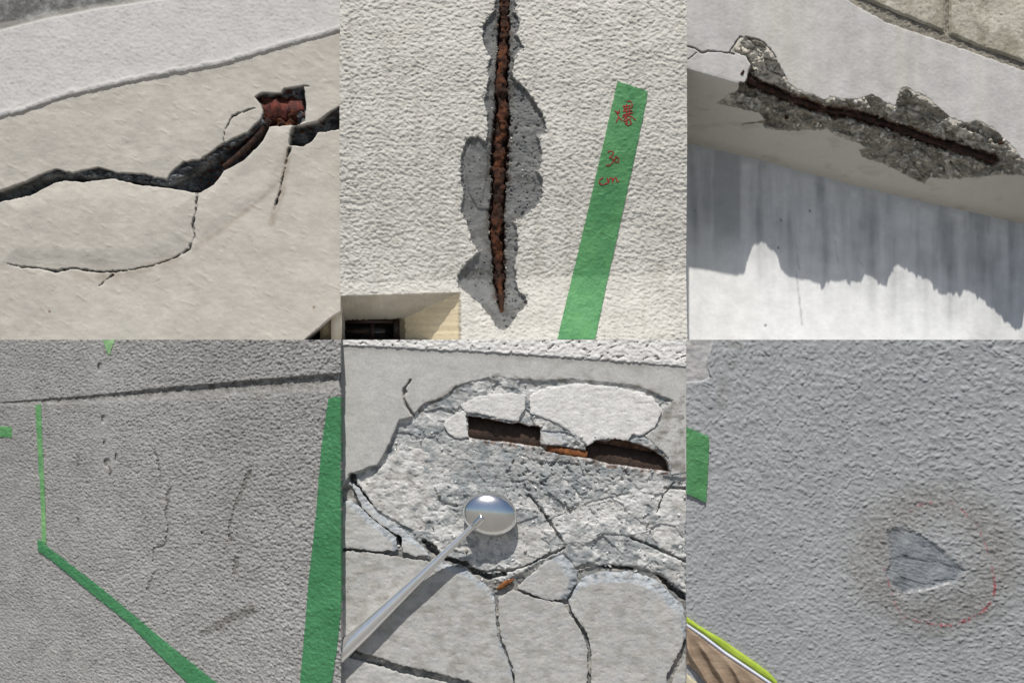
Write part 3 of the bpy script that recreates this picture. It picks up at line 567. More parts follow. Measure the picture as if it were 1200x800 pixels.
    st = (.42+.5*sstep(-.5, .8, fbm(U/17, V/170, 4, 113)+.1))*(.85+.25*fbm(U/30, V/40, 4, 116))*(1-sstep(50, 165, fall+22*fbm(U/13, V*0, 2, 114)))  # streaks over an even dark tone painted in to deepen the beam's shade
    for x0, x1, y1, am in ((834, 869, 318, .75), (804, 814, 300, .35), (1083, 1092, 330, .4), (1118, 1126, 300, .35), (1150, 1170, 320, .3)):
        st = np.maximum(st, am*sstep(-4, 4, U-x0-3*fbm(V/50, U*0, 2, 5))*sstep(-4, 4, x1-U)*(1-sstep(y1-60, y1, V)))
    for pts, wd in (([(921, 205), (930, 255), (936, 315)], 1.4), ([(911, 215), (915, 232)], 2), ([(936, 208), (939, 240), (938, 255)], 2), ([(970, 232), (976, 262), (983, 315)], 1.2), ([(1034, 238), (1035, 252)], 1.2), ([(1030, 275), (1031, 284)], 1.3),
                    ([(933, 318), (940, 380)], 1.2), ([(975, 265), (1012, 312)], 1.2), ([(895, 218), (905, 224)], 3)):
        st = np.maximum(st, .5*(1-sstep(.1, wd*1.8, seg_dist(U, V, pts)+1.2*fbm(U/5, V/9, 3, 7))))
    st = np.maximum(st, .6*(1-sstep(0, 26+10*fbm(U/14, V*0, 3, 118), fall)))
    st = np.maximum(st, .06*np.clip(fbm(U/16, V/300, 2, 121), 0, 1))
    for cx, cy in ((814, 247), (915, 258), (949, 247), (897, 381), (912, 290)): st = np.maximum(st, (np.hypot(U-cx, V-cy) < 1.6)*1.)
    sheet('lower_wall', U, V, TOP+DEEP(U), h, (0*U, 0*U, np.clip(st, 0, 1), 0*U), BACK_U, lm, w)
    return w
wall_three()

# ================================================================== 4  lower left: grey rough-cast wall running away to the left
D4R, D4L = -15., 195.
def base4(U):
    k = lerp(1/(CAM_D*1000+D4L), 1/(CAM_D*1000+D4R), np.clip(U, -20, 399)/399.); return 1/k-CAM_D*1000
A4 = math.atan2(D4L-D4R, 430)
def world4(u, v, base, relief=0.):
    c = to_world(u, v, base, 0*u); relief = relief+0*u
    c[..., 0] += relief*math.sin(A4)/1000; c[..., 1] -= relief*math.cos(A4)/1000; return c
GT = [(-14, 472), (0, 471), (100, 464), (200, 453.5), (300, 445), (399, 437)]
GB = [(-14, 473.5), (0, 474), (60, 474), (200, 468), (300, 464), (399, 459)]
def cast4(U, V):
    """fine sprayed grain, drawn together toward the far left end"""
    g = 1+.95*np.clip(U, -20, 399)/399.; lam = g/1.95
    X = 399/.95*np.log(g)*1.95; Y = (V-600)/lam
    f1, f2, idd = worley(X/4.2, Y/4.0, 203); n = fbm(X/6, Y/5.6, 3, 201, .6)
    return (1.15*(1-np.clip(f1*1.2, 0, 1))*(.45+.8*idd)+.55*n+.3*fbm(X/2.4, Y/2.3, 2, 205))*(.3+.7*lam)*2.0
def wall_four():
    w = empty('roughcast_wall', 0, 0, 0, 'grey rough cast wall with a horizontal groove, running away to the left', 'wall')
    mat = wall_mat('grey_roughcast', ((.325, .32, .31), (.39, .385, .375)), ((.16, .15, .135), (.24, .23, .21)), extra=(.46, .455, .445), stain=(.2, .18, .135), speck=.75, bmp=.7, big=5)
    U, V = grid(-14, 399, 398, 814, .8)
    h = cast4(U, V)+1.5*fbm(U/90, V/70, 3, 208)
    gt, gb = curve(GT, U), curve(GB, U); gw = np.maximum(gb-gt, 1)
    q = (V-gt+.6*fbm(U/6, V*0, 3, 210))/gw
    prof = sstep(-.03, .10, q)*(1-sstep(.22, 1.05, q))*np.clip(gw/22, .12, 1)*7.5
    flat = sstep(.1, .35, q)*(1-sstep(.85, 1.15, q))
    h = lerp(h, .6*h+.5*fbm(U/11, V/5, 4, 290), flat)-prof
    smooth = sstep(0, .6, q-1)*(1-sstep(1.4, 2.3, q)); h = lerp(h, .75*h+.3, smooth*.8)
    dirt_shade = .38*sstep(.2, .4, q)*(1-sstep(.8, 1.1, q))*sstep(-.6, .3, fbm(U/8, V/4, 4, 291))+.75*sstep(-.2, .1, q)*(1-sstep(.2, .75, q))*sstep(-.4, .3, fbm(U/9, V/5, 3, 212))+.12*sstep(-.2, .6, fbm(U/60, V/50, 4, 213))+.25*sstep(.0, .5, fbm(U/5, V/5, 3, 214))
    pale = np.zeros(U.shape)
    strokes = [([(198, 573), (194, 603), (197, 618), (194, 638), (180, 643), (179, 658)], [2.2, 2.0, .6, .6, 1.0, 1.6], .55, 1), ([(180, 672), (173, 690)], [1.2, 2], .45, 1), ([(293, 552), (275, 595), (268, 618), (270, 633)], [2.4, 2.4, 1.2, 1.6], .62, 1),
               ([(277, 656), (275, 671)], [2, 2.5], .6, 1), ([(295, 714), (273, 722), (252, 734), (235, 742)], [6, 5, 4.5, 2.5], .62, 0), ([(194, 507), (207, 494), (232, 492)], [1.0, .8], .4, 0), ([(182, 530), (186, 545), (189, 565)], [1.2, .8, 1.4], .55, 1),
               ([(91, 532), (91, 548)], [2, 2.4], .45, 0), ([(70, 560), (70, 590)], [1.2, 1.2], .2, 0), ([(92, 608), (92, 616)], [1, 1], .5, 1), ([(225, 640), (235, 636)], [3, 3], .35, 0), ([(128, 546), (129, 556)], [1, .7], .8, 1)]
    for i, (pts, wd, am, deepc) in enumerate(strokes):
        c = crack(U, V, pts, wd, 220+i, 1.6); dirt_shade = np.maximum(dirt_shade, np.clip(am*1.35*c*(.8+.5*fbm(U/3, V/3, 2, 9)), 0, 1)); h -= deepc*1.6*c
    for cx, cy, rx, ry in ((117, 430, 3.2, 6), (121, 491, 3, 5.5), (125.5, 542, 4.5, 6), (136, 536, 1.6, 6), (122, 519, 1.6, 3), (237, 624, 1.6, 2), (130, 400, 1, 1)):
        e = np.hypot((U-cx)/rx, (V-cy)/ry); h -= 6*(1-sstep(.6, 1.1, e)); dirt_shade = np.maximum(dirt_shade, .8*(1-sstep(.5, .95, np.hypot((U-cx+rx*.35)/(rx*.7), (V-cy)/ry)))); e2 = np.hypot((U-cx-rx*1.1)/rx, (V-cy)/(ry*1.2)); pale = np.maximum(pale, .7*(1-sstep(.4, 1.3, e2))*(rx > 2))  # dents: dark toward the left, pale just right of the bigger ones
        h = lerp(h, .6*h+.4, .6*(1-sstep(1, 2.2, e)))
    patch = sdf(U, V, np.array([(108, 400), (128, 440), (132, 500), (140, 540), (130, 556), (112, 550), (112, 500), (104, 450)])); h = lerp(h, .65*h+.5, sstep(-6, 8, patch)); pale = np.maximum(pale, .25*sstep(-6, 8, patch))
    sheet('face', U, V, base4(U), h, (0*U, 0*U, np.clip(dirt_shade, 0, 1), pale), BACK_L, mat, w, None, world4)
    return w
wall_four()
M_tape4 = tape_mat('dark_green_tape', (.042, .19, .078), (.085, .29, .125), 4)
M_tape4b = tape_mat('pale_green_tape', (.07, .27, .10), (.24, .46, .20), 7)
M_tape4c = tape_mat('faded_green_tape', (.16, .38, .17), (.42, .58, .30), 9)
n4 = lambda U, V: .35*cast4(U, V)+1.5*fbm(U/90, V/70, 3, 208)
for k, (P, lift, mt, lab) in enumerate([
    ([(120, 398), (134.5, 398), (130, 409), (127.5, 417), (124, 411)], 1.7, M_tape4c, 'pale tip of green tape pointing down above the groove'),
    ([(-14, 498), (13, 500), (14, 512.5), (-14, 511)], 1.6, M_tape4b, 'short green tape end entering from the left of the rough cast wall'),
    ([(41, 475), (47.5, 473), (50, 530), (53, 600), (54, 637), (48.5, 636), (48, 600), (44, 530)], 1.6, M_tape4b, 'narrow vertical green tape hanging below the groove'),
    ([(43, 632), (48, 633), (56, 641), (120, 690), (200, 757), (251, 798), (270, 814), (238, 814), (218, 798), (185, 765), (150, 729), (100, 689), (60, 656), (44, 645)], 2.5, M_tape4, 'long green tape sloping down to the right across the rough cast wall'),
    ([(384, 467), (392, 465), (398.6, 465), (398.6, 715), (394, 760), (388, 800), (386, 814), (348, 814), (351, 798), (361, 680), (370, 600), (375, 530)], 2.1, M_tape4, 'broad dark green tape at the right end of the rough cast wall')]):
    tape('masking_tape', P, world4, base4, lift, mt, lab, n4, seed=240+k*3, back=D4L+2 if k in (1,) else None or 230., rough=.5)

# ================================================================== 5  lower middle: shattered concrete and a sounding rod
D5 = 10.
def wall_five():
    w = empty('shattered_wall', 0, 0, 0, 'grey concrete wall shattered into slabs around two dark rusty slots', 'wall')
    mat = wall_mat('shattered_concrete', ((.46, .455, .435), (.53, .525, .505)), ((.26, .285, .295), (.47, .465, .455)), extra=(.76, .75, .73), stain=(.34, .31, .27), rust=((.02, .012, .009), (.12, .05, .022), (.36, .19, .09)), speck=.45, bmp=.4, big=12, conc_scale=38)
    slab = wall_mat('slab_face', ((.42, .415, .395), (.50, .49, .47)), ((.31, .34, .37), (.44, .47, .5)), extra=(.62, .62, .61), stain=(.45, .42, .36), speck=.3, bmp=.3, big=16, conc_scale=45)
    U, V = grid(399, 804, 398, 814, .95)
    rim = curve([(399, 404), (600, 414), (804, 429)], U)+.7*fbm(U/9, V*0, 3, 1); upr = sstep(-.6, .6, rim-V)
    # unbroken upper band and left cheek (proud), broken field below (sunk)
    intact = [(395, 390), (395, 590), (399, 572), (412, 556), (430, 548), (442, 545), (452, 530), (462, 507), (468, 492), (484, 488), (492, 478), (498, 472), (520, 466), (535, 452), (555, 446), (580, 441), (606, 444), (630, 446), (670, 444), (700, 447), (745, 452), (790, 470), (795, 480), (792, 505), (786, 540), (810, 560), (810, 390)]
    si = sdf(U, V, jag(intact, 4, 1.4, 3)); it = sstep(-.8, .8, si)
    step_ = curve([(399, 5), (470, 5), (510, 1.2), (600, .6), (810, .6)], U)
    n = 1.2*fbm(U/30, V/24, 4, 5)+.6*fbm(U/7, V/6, 3, 6)+.3*fbm(U/2.8, V/2.8, 2, 7)
    f1, f2, idd = worley((U+V*.3)/34, (V-U*.25)/20, 15)
    brk = n*1.25+2.6*idd-1.2-1.3*sstep(.3, .7, fbm(U/9, V/7, 3, 8))
    h = lerp(brk-1.2-step_, .25*fbm(U/30, V/30, 3, 9)+.14*fbm(U/5, V/5, 3, 10), it)
    h += upr*(1.6+.9*fbm(U/6, V/4, 3, 11)-2.4*sstep(.42, .6, fbm((U-V*.8)/11, (V+U*.5)/4, 3, 12)))
    pocket = sstep(.25, .5, fbm((U+V)/12, (V-U)/8, 3, 24))*(np.hypot((U-665)/75, (V-565)/48) < 1)
    h -= 2.5*pocket
    # slots left by the corroded bar
    s1 = sdf(U, V, jag([(548, 488), (560, 489), (600, 497), (608, 495), (616, 499), (633, 500), (633, 524), (600, 519), (570, 516), (549, 513)], 3, .9, 31))
    s2 = sdf(U, V, jag([(687, 524), (700, 516), (712, 518), (722, 514), (738, 518), (752, 522), (770, 530), (781, 539), (784, 552), (760, 550), (720, 544), (700, 540), (688, 536)], 3, 1.1, 33))
    s3 = sdf(U, V, jag([(632, 521), (652, 522), (688, 528), (690, 537), (660, 533), (640, 529)], 3, .8, 35))
    sl = np.maximum(s1, s2); ho = sstep(-.8, .8, sl); h -= ho*20; h -= 5*sstep(-.8, .8, s3)
    # joints where the slabs sit, dark undercut below the broken field
    low = sdf(U, V, np.array([(395, 640), (470, 646), (525, 655), (560, 668), (590, 684), (640, 655), (660, 648), (676, 668), (700, 664), (745, 664), (775, 674), (810, 704), (810, 814), (395, 814)]))
    cheek = sdf(U, V, np.array([(395, 572), (414, 570), (420, 588), (440, 608), (470, 625), (500, 640), (520, 655), (395, 642)]))
    h -= 2.2*sstep(-3, 2, np.maximum(low, cheek))
    lines = np.maximum.reduce([crack(U, V, [(620, 580), (634, 598), (648, 618), (658, 634)], [1.4, 1.8, 1.2], 41), crack(U, V, [(481, 445), (474, 456), (473, 468), (478, 478), (484, 486)], [1.2, 1.8, 1.3], 42), crack(U, V, [(560, 670), (600, 668), (640, 652), (662, 642)], [.8, 1.4, 1.4], 43),
              crack(U, V, [(740, 630), (775, 645), (804, 658)], [1.2, 1.6, 2], 44), crack(U, V, [(700, 507), (712, 485), (730, 470)], [.5, .7, .4], 45), crack(U, V, [(770, 600), (778, 580), (790, 566)], [.8, 1, .8], 46), crack(U, V, [(505, 586), (520, 590), (535, 592)], [1.2, 1.5, 1.2], 47),
              crack(U, V, [(780, 572), (804, 572)], [1.4, 1.8], 48), crack(U, V, [(640, 612), (690, 590), (735, 578)], .6, 49)])
    h -= lines*4.5
    rip = np.maximum.reduce([crack(U, V, [(497, 634), (508, 645), (516, 652), (530, 657), (546, 661), (556, 670), (572, 676), (592, 673)], [2.4, 3.0, 1.6, 2.4, 2.2, 2.8, 2.0], 61), crack(U, V, [(466, 626), (470, 638), (474, 645)], [2.2, 2.6, 1.4], 62), crack(U, V, [(770, 674), (784, 686), (804, 702)], [1.4, 2.6, 3.2], 63),
                             crack(U, V, [(412, 558), (414, 566), (424, 578), (438, 592), (456, 604)], [2.4, 2.0, 1.0, 1.2], 64), crack(U, V, [(676, 666), (690, 662), (740, 666)], [1.6, 1.2, 1.4], 65)])
    h -= rip*14
    pale = np.clip(.95*upr+(1-it)*np.clip(sstep(.02, .42, fbm(U/22, V/15, 5, 51, .6)+.14+.45*(np.exp(-(np.hypot((U-720)/60, (V-595)/22))**2)+np.exp(-(np.hypot((U-470)/50, (V-575)/26))**2)+np.exp(-(np.hypot((U-590)/40, (V-640)/20))**2))), 0, 1)*.75, 0, 1)
    pale = np.clip(pale-.5*(1-it)*sstep(.05, .35, np.exp(-(np.hypot((U-655)/62, (V-560)/26))**2)*.7+np.exp(-(np.hypot((U-560)/45, (V-545)/24))**2)*.6+.35*fbm(U/14, V/10, 4, 59)), 0, 1); conc = (1-it)*(1-pale)*.95
    rust = np.clip(np.maximum(ho, .75*(1-sstep(0, 4.5, np.abs(sl-(-1.2))))*sstep(-.1, .3, fbm(U/7, V/5, 3, 53)))+sstep(-.5, 1, s3)*.9, 0, 1)
    rust = np.where(ho > .5, .9, rust*.8)
    rust = np.clip(rust+.55*(1-it)*(1-ho)*sstep(9, 0, np.abs(V-curve([(548, 516), (632, 527), (690, 542), (784, 556)], U)))*sstep(545, 552, U)*sstep(790, 780, U)*sstep(-.1, .4, fbm(U/9, V/5, 3, 72)), 0, 1)
    yel = (1-sstep(2, 9, np.abs(si+2)))*sstep(-.1, .4, fbm(U/14, V/9, 3, 55))*(U > 490)*.8
    dirt_shade = np.clip(yel+rip+lines*.8+.55*sstep(.3, .65, fbm(U/9, V/8, 4, 57))*(1-it)*(1-pale*.6)+upr*.85*sstep(.45, .6, fbm((U-V*.8)/11, (V+U*.5)/4, 3, 12))+.35*(1-sstep(0, 6, np.abs(V-rim-3)))*(1-upr)+.4*(pocket > .5)+.8*sstep(-3, 2, np.maximum(low, cheek))+.25*it*sstep(470, 640, U)*sstep(.1, .6, fbm(U/20, V/18, 3, 58)), 0, 1)  # also a line shadow painted just below the coping edge
    rx = np.linspace(394, 812, 70); ry = curve([(399, 404), (600, 414), (804, 429)], rx)+.7*fbm(rx/9, rx*0, 3, 1)
    split(['broken_face', 'unbroken_face', 'coping_edge'], U, V, D5, h, (np.clip(conc, 0, 1), rust, dirt_shade, pale), BACK_L, mat, w, [jag(intact, 4, 1.4, 3), np.concatenate([np.stack([rx, ry], -1), [[812, 392], [394, 392]]])])
    crumbs('loose_grit', scatter(U, V, D5-h, (1-it)*(ho < .1)*(.12+.9*sstep(9, 0, np.abs(sl))+2.5*sstep(.0, .3, rip)+1.2*lines+.5*sstep(.2, .5, fbm(U/16, V/12, 3, 71))), 1500, 25, .1), (.5, 3.0), mat, w, 25, 0, .4)
    tube('rebar', polyline([(540, 501, D5+27), (640, 517, D5+27), (700, 534, D5+27), (792, 549, D5+27)]), [17, 17, 17, 16], M_scale, w, 24, .06, 9, 9)
    tube('rebar', polyline([(640, 525, D5+9), (655, 528, D5+7), (688, 533, D5+8)]), [3, 5.5, 5], M_rust_orange, w, 14, .5, 13, 5)
    def piece(P, lift, m, seed, tilt=(0, 0), bev=0., bevdir=(0, -1), mk=(0., 0.), lab=None, bmin=0, fr=1.0, back=D5+14, patchy=0., worn=.35):
        B = jag(P, 2.2, 1.9*fr, seed); B[:, 0] = np.clip(B[:, 0], 399, 803.7); B[:, 1] = np.clip(B[:, 1], 398.5, 814)
        u, v = grid(B[:, 0].min()-1, B[:, 0].max()+1, B[:, 1].min()-1, B[:, 1].max()+1, 1.0)
        s = sdf(u, v, B); c = B.mean(0)
        hh = lift+tilt[0]*(u-c[0])+tilt[1]*(v-c[1])+.3*fbm(u/30, v/30, 3, seed)+.16*fbm((u*.9+v*.3)/12, v/5, 4, seed+1)+.14*fbm(u/3, v/3, 2, seed+2)-.5*(1-sstep(0, 1.2, s))+worn*(.8*fbm(u/8, v/6, 4, seed+11)-.9*sstep(.3, .6, fbm(u/7, v/5, 3, seed+12))+.25*fbm(u/2.6, v/2.6, 2, seed+13))
        fresh = 0*u
        if bev:
            x0, y0 = B.min(0)-25; bu, bv = u-bevdir[0]*-bev, v-bevdir[1]*-bev          # distance to the outline measured toward the broken side
            t_ = sdf(u+bevdir[0]*bev, v+bevdir[1]*bev, B)+3.0*fbm(u/9, v/7, 4, seed+8, .65)
            fresh = (1-sstep(-1.2, 1.2, t_))*sstep(bmin-8, bmin+8, u)*(.55+.45*sstep(-.3, .3, fbm(u/12, v/8, 3, seed+21))); hh -= fresh*(.42*np.clip(-t_, 0, bev)-.7*fbm(u/5, v/4, 3, seed+9))
        dirt_shade = np.clip(mk[1]*sstep(-.2, .5, fbm(u/18, v/12, 4, seed+4))+.6*sstep(.55, .7, fbm(u/5, v/4, 2, seed+5))*.5, 0, 1)
        pl = mk[0]*np.clip(1-patchy*sstep(.0, .5, fbm(u/14, v/12, 3, seed+6)), 0, 1)
        bare = np.clip(worn*.9*sstep(-.1, .45, fbm(u/16, v/11, 5, seed+15, .65)), 0, 1)*(1-pl)
        o = sheet('concrete_fragment', u, v, D5, hh, (np.clip(fresh+bare, 0, 1), 0*u, dirt_shade*(1-fresh), pl), back, m, w, B)
        if lab: o['label'] = lab
        return o
    # lower slabs parted by cracks
    piece([(399, 645), (440, 648), (480, 655), (522, 659), (546, 667), (572, 688), (580, 699), (581, 722), (583, 745), (596, 776), (603, 803), (570, 803), (520, 790), (470, 778), (425, 764), (399, 756)], .5, slab, 301, (0, .012), 8, (0, -1), (0, .5), bmin=505)
    piece([(584, 699), (602, 691), (626, 700), (660, 707), (667, 717), (682, 741), (688.5, 760), (689, 786), (685, 814), (607, 814), (600, 778), (586, 742)], .8, slab, 311, (0, 0), 0, mk=(0, .35))
    piece([(666, 703), (682, 677), (702, 670), (742, 670), (770, 680), (800, 709), (806, 742), (796, 762), (782, 790), (778, 814), (690, 814), (693, 786), (692.5, 760), (688, 741), (671, 716)], 1.3, slab, 321, (.0, .0), 13, (.3, -.95), (0, .4))
    piece([(606, 688), (614, 680), (641, 657), (659, 650), (671, 660), (677, 672), (676, 681), (663, 702), (641, 702), (626, 697)], 1.6, slab, 331, (.02, .0), 12, (.9, -.45), (0, .25))
    piece([(399, 588), (410, 586), (422, 594), (436, 608), (452, 620), (464, 630), (466, 644), (440, 645), (399, 641)], .4, slab, 341, (0, 0), 7, (.7, -.7), (.35, .3))
    piece([(471, 629), (486, 633), (496, 641), (503, 651), (486, 651), (472, 645)], 1.2, slab, 351, (0, 0), 4, (.4, -1), (.3, .2))
    piece([(412, 566), (420, 572), (432, 590), (448, 606), (470, 620), (490, 634), (484, 636), (462, 624), (440, 610), (424, 594)], -1.5, slab, 356, (0, 0), 7, (.4, -.9), (.3, .1))
    piece([(806, 764), (806, 814), (784, 814), (790, 790)], .2, slab, 361, mk=(0, .5))
    piece([(399, 766), (425, 775), (470, 789), (520, 799), (565, 814), (399, 814)], 1.6, slab, 366, mk=(.25, .4))
    # plaster shards still hanging above the slots
    piece([(519, 498), (530, 486), (546, 480), (548, 512), (538, 514), (526, 508)], -.3, mat, 371, mk=(.75, .2), fr=1.2)
    piece([(540, 474), (560, 464), (600, 460), (617, 462), (615, 478), (607, 493), (590, 491), (565, 485), (545, 482)], .6, mat, 376, mk=(.85, .15), lab='off white plaster shard above the left slot', patchy=.3)
    piece([(620, 463), (640, 454), (680, 449), (722, 453), (764, 465), (776, 480), (768, 500), (752, 510), (742, 508), (735, 516), (718, 513), (700, 515), (688, 521), (678, 512), (650, 494), (622, 484)], 1.3, mat, 381, (0, -.02), mk=(1, .1), lab='large white plaster shard above the right slot', patchy=.25)
    piece([(634, 490), (650, 497), (674, 512), (673, 519), (652, 521), (634, 520)], -1.0, slab, 391, (0, 0), 14, (0, -1), (.7, .2), lab='small bluish shard between the slots')
    piece([(778, 478), (803, 458), (803, 552), (788, 556), (784, 536), (768, 522), (756, 510), (772, 500)], .2, mat, 396, mk=(0, .9))
    # slabs of the broken field round the rod
    piece([(510, 602), (545, 596), (600, 612), (622, 584), (638, 606), (657, 637), (640, 649), (612, 664), (588, 666), (560, 656), (544, 648), (522, 640), (505, 626)], -2.2, mat, 401, (0, .01), mk=(.5, .5), patchy=.9, worn=.9)
    piece([(625, 580), (664, 556), (700, 560), (748, 566), (776, 574), (770, 600), (760, 626), (735, 628), (700, 622), (664, 634), (646, 608)], -2.6, mat, 411, (.01, .0), mk=(.8, .5), patchy=1, worn=1)
    piece([(778, 577), (803, 575), (803, 652), (776, 642), (764, 630), (772, 602)], -2.0, mat, 421, mk=(.55, .5), patchy=.8, worn=.8)
    piece([(738, 640), (770, 650), (803, 664), (803, 690), (775, 668), (744, 662)], -2.4, mat, 431, mk=(.6, .4), patchy=.8, worn=.9)
    piece([(424, 572), (446, 548), (470, 520), (500, 530), (530, 556), (540, 590), (505, 600), (496, 628), (470, 614), (440, 596)], -3.2, mat, 441, (.0, .0), mk=(.65, .5), patchy=1, worn=1)
    piece([(668, 668), (664, 646), (700, 632), (734, 640), (738, 662), (702, 663)], -4.0, mat, 451, mk=(0, .9), worn=.8)
    r = tube('rust_flake', polyline([(583, 690, D5+3), (592, 684, D5+0), (602, 678, D5+2)]), [1.5, 4, 1], M_rust_orange, w, 10, .5, 17, 4)
    return w
wall_five()
# sounding rod: ball pressed on the broken concrete, shaft lying down to the left edge
rod = empty('sounding_rod', 0, 0, 0, 'polished steel ball on a tapering metal rod laid against the shattered concrete', 'inspection tool')
def ball(name, u, v, d, rx, ry, mat, parent, rd=15):
    c = to_world(np.array(float(u)), np.array(float(v)), float(d)); n, m = 48, 28
    th, ph = np.meshgrid(np.linspace(0, 2*np.pi, n, endpoint=False), np.linspace(0, np.pi, m)); a = math.radians(-12)
    x = rx*np.sin(ph)*np.cos(th); z = ry*np.cos(ph); y = rd*np.sin(ph)*np.sin(th)
    X = x*math.cos(a)-z*math.sin(a); Z = x*math.sin(a)+z*math.cos(a)
    co = (np.stack([X, y, Z], -1)/1000+c).reshape(-1, 3); i = np.arange(n*m).reshape(m, n); j = np.roll(i, -1, 1)
    q = np.stack([i[:-1], i[1:], j[1:], j[:-1]], -1).reshape(-1, 4)
    return link(name, raw_mesh(name, co, q), mat, parent)
ball('ball', 574, 602, D5-9, 32.5, 25.5, M_chrome, rod)
shaft = tube('shaft', polyline([(561, 610, D5-20), (540, 630, D5-15), (470, 697, D5-9), (408, 756, D5-8), (391, 772, D5-8)], 3), [3.2, 4.0, 5.8, 7.8, 10, 10.5], M_rod, rod, 24)
tube('ferrule', polyline([(566, 605, D5-21.5), (555, 616, D5-19)], 2), [4.8, 4.6], M_chrome, shaft, 20)

# ================================================================== 6  lower right: blue-grey stucco with a ringed chip
D6 = 10.
def stucco6(U, V):
    k = 1+.35*sstep(700, 300, V)*0
    sc = lerp(7.2, 11.5, np.clip((U-804)/396*.55+(800-V)/400*.45, 0, 1))
    # coordinates that grow finer toward the lower left
    X = 804+ (U-804)*(1-.22*(U-804)/396); Y = 800-(800-V)*(1-.18*(800-V)/400)
    wx, wy = 3*fbm(U/19, V/19, 2, 501), 3*fbm(U/19+7, V/19, 2, 502)
    f1, f2, idd = worley((X+wx)/4.7, (Y+wy)/4.5, 503)
    f3, _, id3 = worley((X+wy)/7.5+4, (Y+wx)/7.2, 505)
    b = (1-sstep(.08, .6, f1))*(.3+1.0*idd); b2 = (1-sstep(.08, .5, f3))*(id3 > .45)
    return (.75+.55*np.clip((U-804)/396*.5+(800-V)/400*.5, 0, 1))*(.85*b+.7*b2)+.16*fbm(X/8, Y/7, 4, 507, .6)+.26*fbm(U/2.6, V/2.6, 2, 508)
def wall_six():
    w = empty('chipped_wall', 0, 0, 0, 'blue grey lumpy stucco wall with a shallow chip inside a dashed red marker ring', 'wall')
    mat = wall_mat('blue_grey_stucco', ((.285, .295, .305), (.355, .365, .375)), ((.20, .22, .245), (.28, .30, .32)), extra=(.50, .48, .47), stain=(.5, .44, .36), rust=((.30, .10, .11), (.38, .09, .11), (.42, .18, .19)), speck=.2, bmp=.25, big=6, conc_scale=60)
    U, V = grid(804, 1214, 398, 814, .85)
    h = stucco6(U, V)
    swell = np.exp(-(np.hypot((U-1100)/75, (V-655)/62))**2); h = h+3.2*swell+swell*.55*fbm(U/5, V/4, 3, 515)
    ch = [(1037, 623), (1045, 618), (1062, 617), (1080, 626), (1095, 635), (1112, 650), (1124, 660), (1131, 668), (1122, 680), (1105, 687), (1080, 692), (1055, 697), (1045, 686), (1036, 668), (1042, 655), (1040, 640)]
    s = sdf(U, V, jag(ch, 3, 1.6, 21)); ins = sstep(-1.5, 4.5, s+3.5*fbm(U/7, V/7, 4, 22, .65))
    f1, f2, idd = worley((U*.95+V*.3)/24, (V*.95-U*.25)/8, 23)
    flo = -1.7+.9*idd+.5*fbm((U+V*.3)/12, (V-U*.25)/3.2, 4, 24)+.3*fbm(U/3, V/3, 2, 26)-1.2*sstep(3, -2, np.abs(V-curve([(1036, 665), (1080, 655), (1131, 672)], U)))*0
    step_ = .7*sstep(-2.5, 2.5, V-curve([(1030, 655), (1060, 651), (1090, 655), (1135, 668)], U)-1.5*fbm(U/7, V*0, 3, 29))
    h = lerp(h, flo+3.2*swell-step_, ins)
    # raised pale lip along the lower break
    lip = [(1048, 697), (1068, 693), (1090, 690), (1104, 685), (1120, 679)]
    dl = seg_dist(U, V, lip); lp = (1-sstep(.4, 2.2, dl+1.4*fbm(U/5, V/4, 3, 31)))*sstep(-.5, .1, fbm(U/6, V/6, 2, 32)); h += lp*.7
    # old break in the top left corner
    co_ = [(796, 390), (838, 390), (835, 405), (828, 425), (833, 442), (824, 447), (812, 448), (796, 449)]
    sc = sdf(U, V, jag(co_, 3, 1.2, 33)); ic = sstep(-.6, 1, sc); h = lerp(h, -1.2+.9*fbm(U/12, V/10, 3, 34), ic)
    # ring drawn in red marker: it only catches the high points
    ring = [(1062, 602), (1076, 592), (1095, 587), (1115, 588), (1130, 600), (1143, 613), (1150, 628), (1157, 645), (1161, 660), (1164, 675), (1166, 690), (1160, 706), (1150, 717), (1135, 725), (1115, 733), (1095, 731), (1075, 727), (1058, 722), (1049, 708), (1044, 694), (1036, 664)]
    dr, wr = seg_dist(U, V, ring, False, [.9, .9, 1, 1, 1, 1, 1, .9, 1, 1.3, 1.4, 1.3, 1.4, 1.5, 1.5, 1.1, 1, 1, .9, .9, .9])
    t_ = np.arctan2(V-660, U-1105); dash = sstep(-.15, .25, fbm(t_*5.5+3, dr*0, 3, 41)+np.where((V > 670) & (U > 1070), .28, -.02))
    red = (1-sstep(wr*.8, wr*1.7, dr+1.6*fbm(U/3.5, V/3.5, 3, 43)))*dash*sstep(-.5, .2, fbm(U/3, V/3, 2, 42))*np.where((V > 670) & (U > 1090), 1, .8)
    spots = sstep(.55, .68, fbm(U/4.2, V/4.2, 2, 45))*np.clip(.35+sstep(1080, 1190, U)*sstep(640, 760, V)+.35*sstep(480, 400, V), 0, 1)
    halo = np.exp(-((np.hypot((U-1095)/96, (V-655)/84))-.78)**2/.11)*(.55+.45*sstep(-.6, .5, fbm(U/30, V/26, 4, 47, .65)))
    dirt_shade = np.clip(1.0*halo*(.45+.55*sstep(.3, -.5, fbm(U/3.4, V/3.2, 3, 46)))+spots*1.0+.35*sstep(.2, .6, fbm(U/30, V/30, 3, 48))*(V < 520)*(U < 870)+.45*swell*sstep(0, .5, fbm(U/7, V/7, 3, 49))*(1-ins), 0, 1)
    pale = np.clip(lp*.95+ic*(.55+.5*fbm(U/8, V/8, 3, 50)), 0, 1)
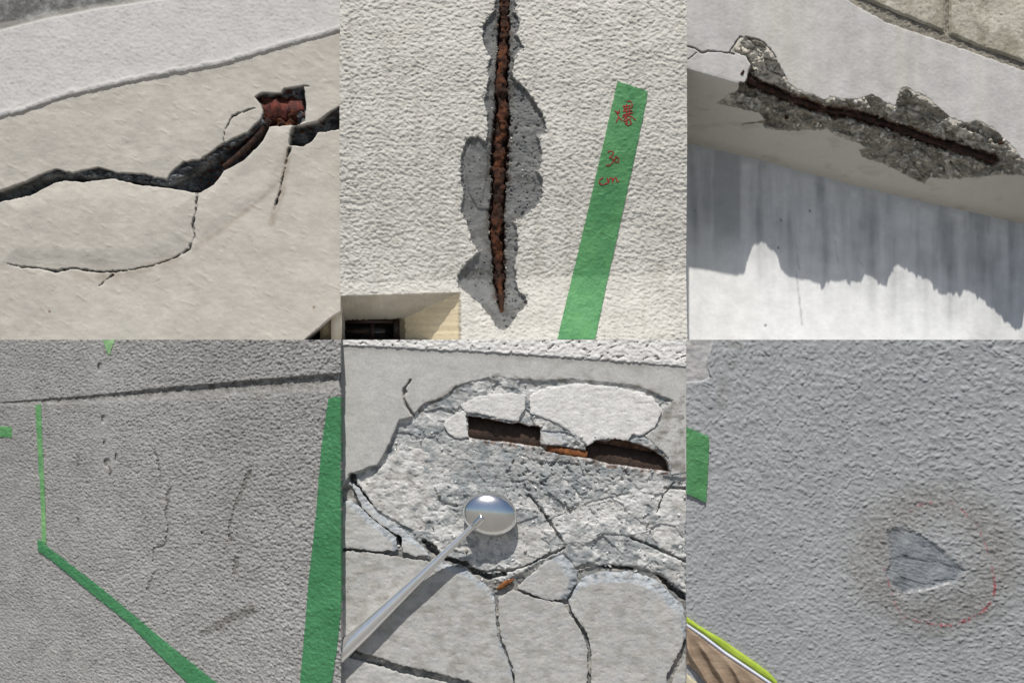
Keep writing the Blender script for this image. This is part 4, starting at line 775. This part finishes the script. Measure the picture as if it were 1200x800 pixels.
    split(['face', 'chip', 'broken_corner'], U, V, D6, h, (ins*(1-lp), np.clip(red, 0, 1), dirt_shade*(1-pale), pale), BACK_L, mat, w, [jag(ch, 3, 1.6, 21), jag(co_, 3, 1.2, 33)])
    return w
wall_six()
tape('masking_tape', [(804.4, 500), (818, 506), (830, 511), (831, 520), (829, 560), (827, 588), (815, 583), (804.4, 578)], None, lambda U: D6, 3.1, M_tape2, 'short square ended green tape at the left edge of the blue grey stucco', lambda U, V: .2*stucco6(U, V), seed=260, back=D6+1, rough=.35)
# lime edged board standing across the lower left corner
bd = empty('ribbed_board', 0, 0, 0, 'tan ribbed board with a lime green edge strip below the blue grey stucco', 'board')
M_lime = simple('lime_plastic', [(.3, (.27, .38, .035)), (.7, (.40, .52, .07))], 40, .4, 0, .1)
M_whitep = simple('pale_blue_plastic', [(.3, (.52, .56, .68)), (.7, (.72, .73, .8))], 40, .35, 0, .05)
M_tan = simple('tan_timber', [(.3, (.17, .12, .08)), (.5, (.27, .20, .14)), (.75, (.40, .31, .23))], 25, .6, 0, .2, 90, (1, 1, 5))
def strip6(name, P, lift, mt, fn=None):
    P = np.array(P, float); P[:, 0] = np.maximum(P[:, 0], 804.3); u, v = grid(P[:, 0].min()-1, P[:, 0].max()+1, P[:, 1].min()-1, P[:, 1].max()+1, .9)
    s = sdf(u, v, P); hh = lift-1.8*(1-sstep(0, 2.5, s))
    if fn is not None: hh = hh+fn(u, v)
    return sheet(name, u, v, D6, hh, (0*u, 0*u, 0*u, 0*u), D6+3, mt, bd, P)
strip6('edge_strip', jag([(804, 721.5), (818, 731.5), (845, 747.5), (880, 771.5), (900, 786), (910, 797), (914, 814), (926, 814), (902, 797), (850, 762), (825, 743), (804, 729)], 5, .5, 1)[:], 5.0, M_lime)
strip6('trim', [(804, 729.3), (825, 743.3), (850, 762.3), (902, 797.3), (924, 814), (918, 814), (896, 797.5), (848, 765.5), (823, 746.5), (804, 732.5)], 5.5, M_whitep)
def ribs(u, v):
    t = (u*.62-v*.35)/12.+.12*fbm(u/30, v/30, 2, 5); a = t-np.floor(t); return 6.0*np.exp(-((a-.5)/.2)**2)*sstep(5, 16, (v-732.5)-(u-804)*.69)
strip6('board_face', [(804, 732.9), (823, 746.9), (848, 765.9), (896, 797.9), (917.5, 814), (832, 814), (826, 798), (816, 786), (804, 777)], 5.0, M_tan, ribs)
strip6('lower_rail', [(804, 788), (812, 795), (824, 806), (830, 814), (804, 814)], 3.0, simple('cream_rail', [(.3, (.45, .4, .28)), (.7, (.62, .57, .42))], 30, .6), None)
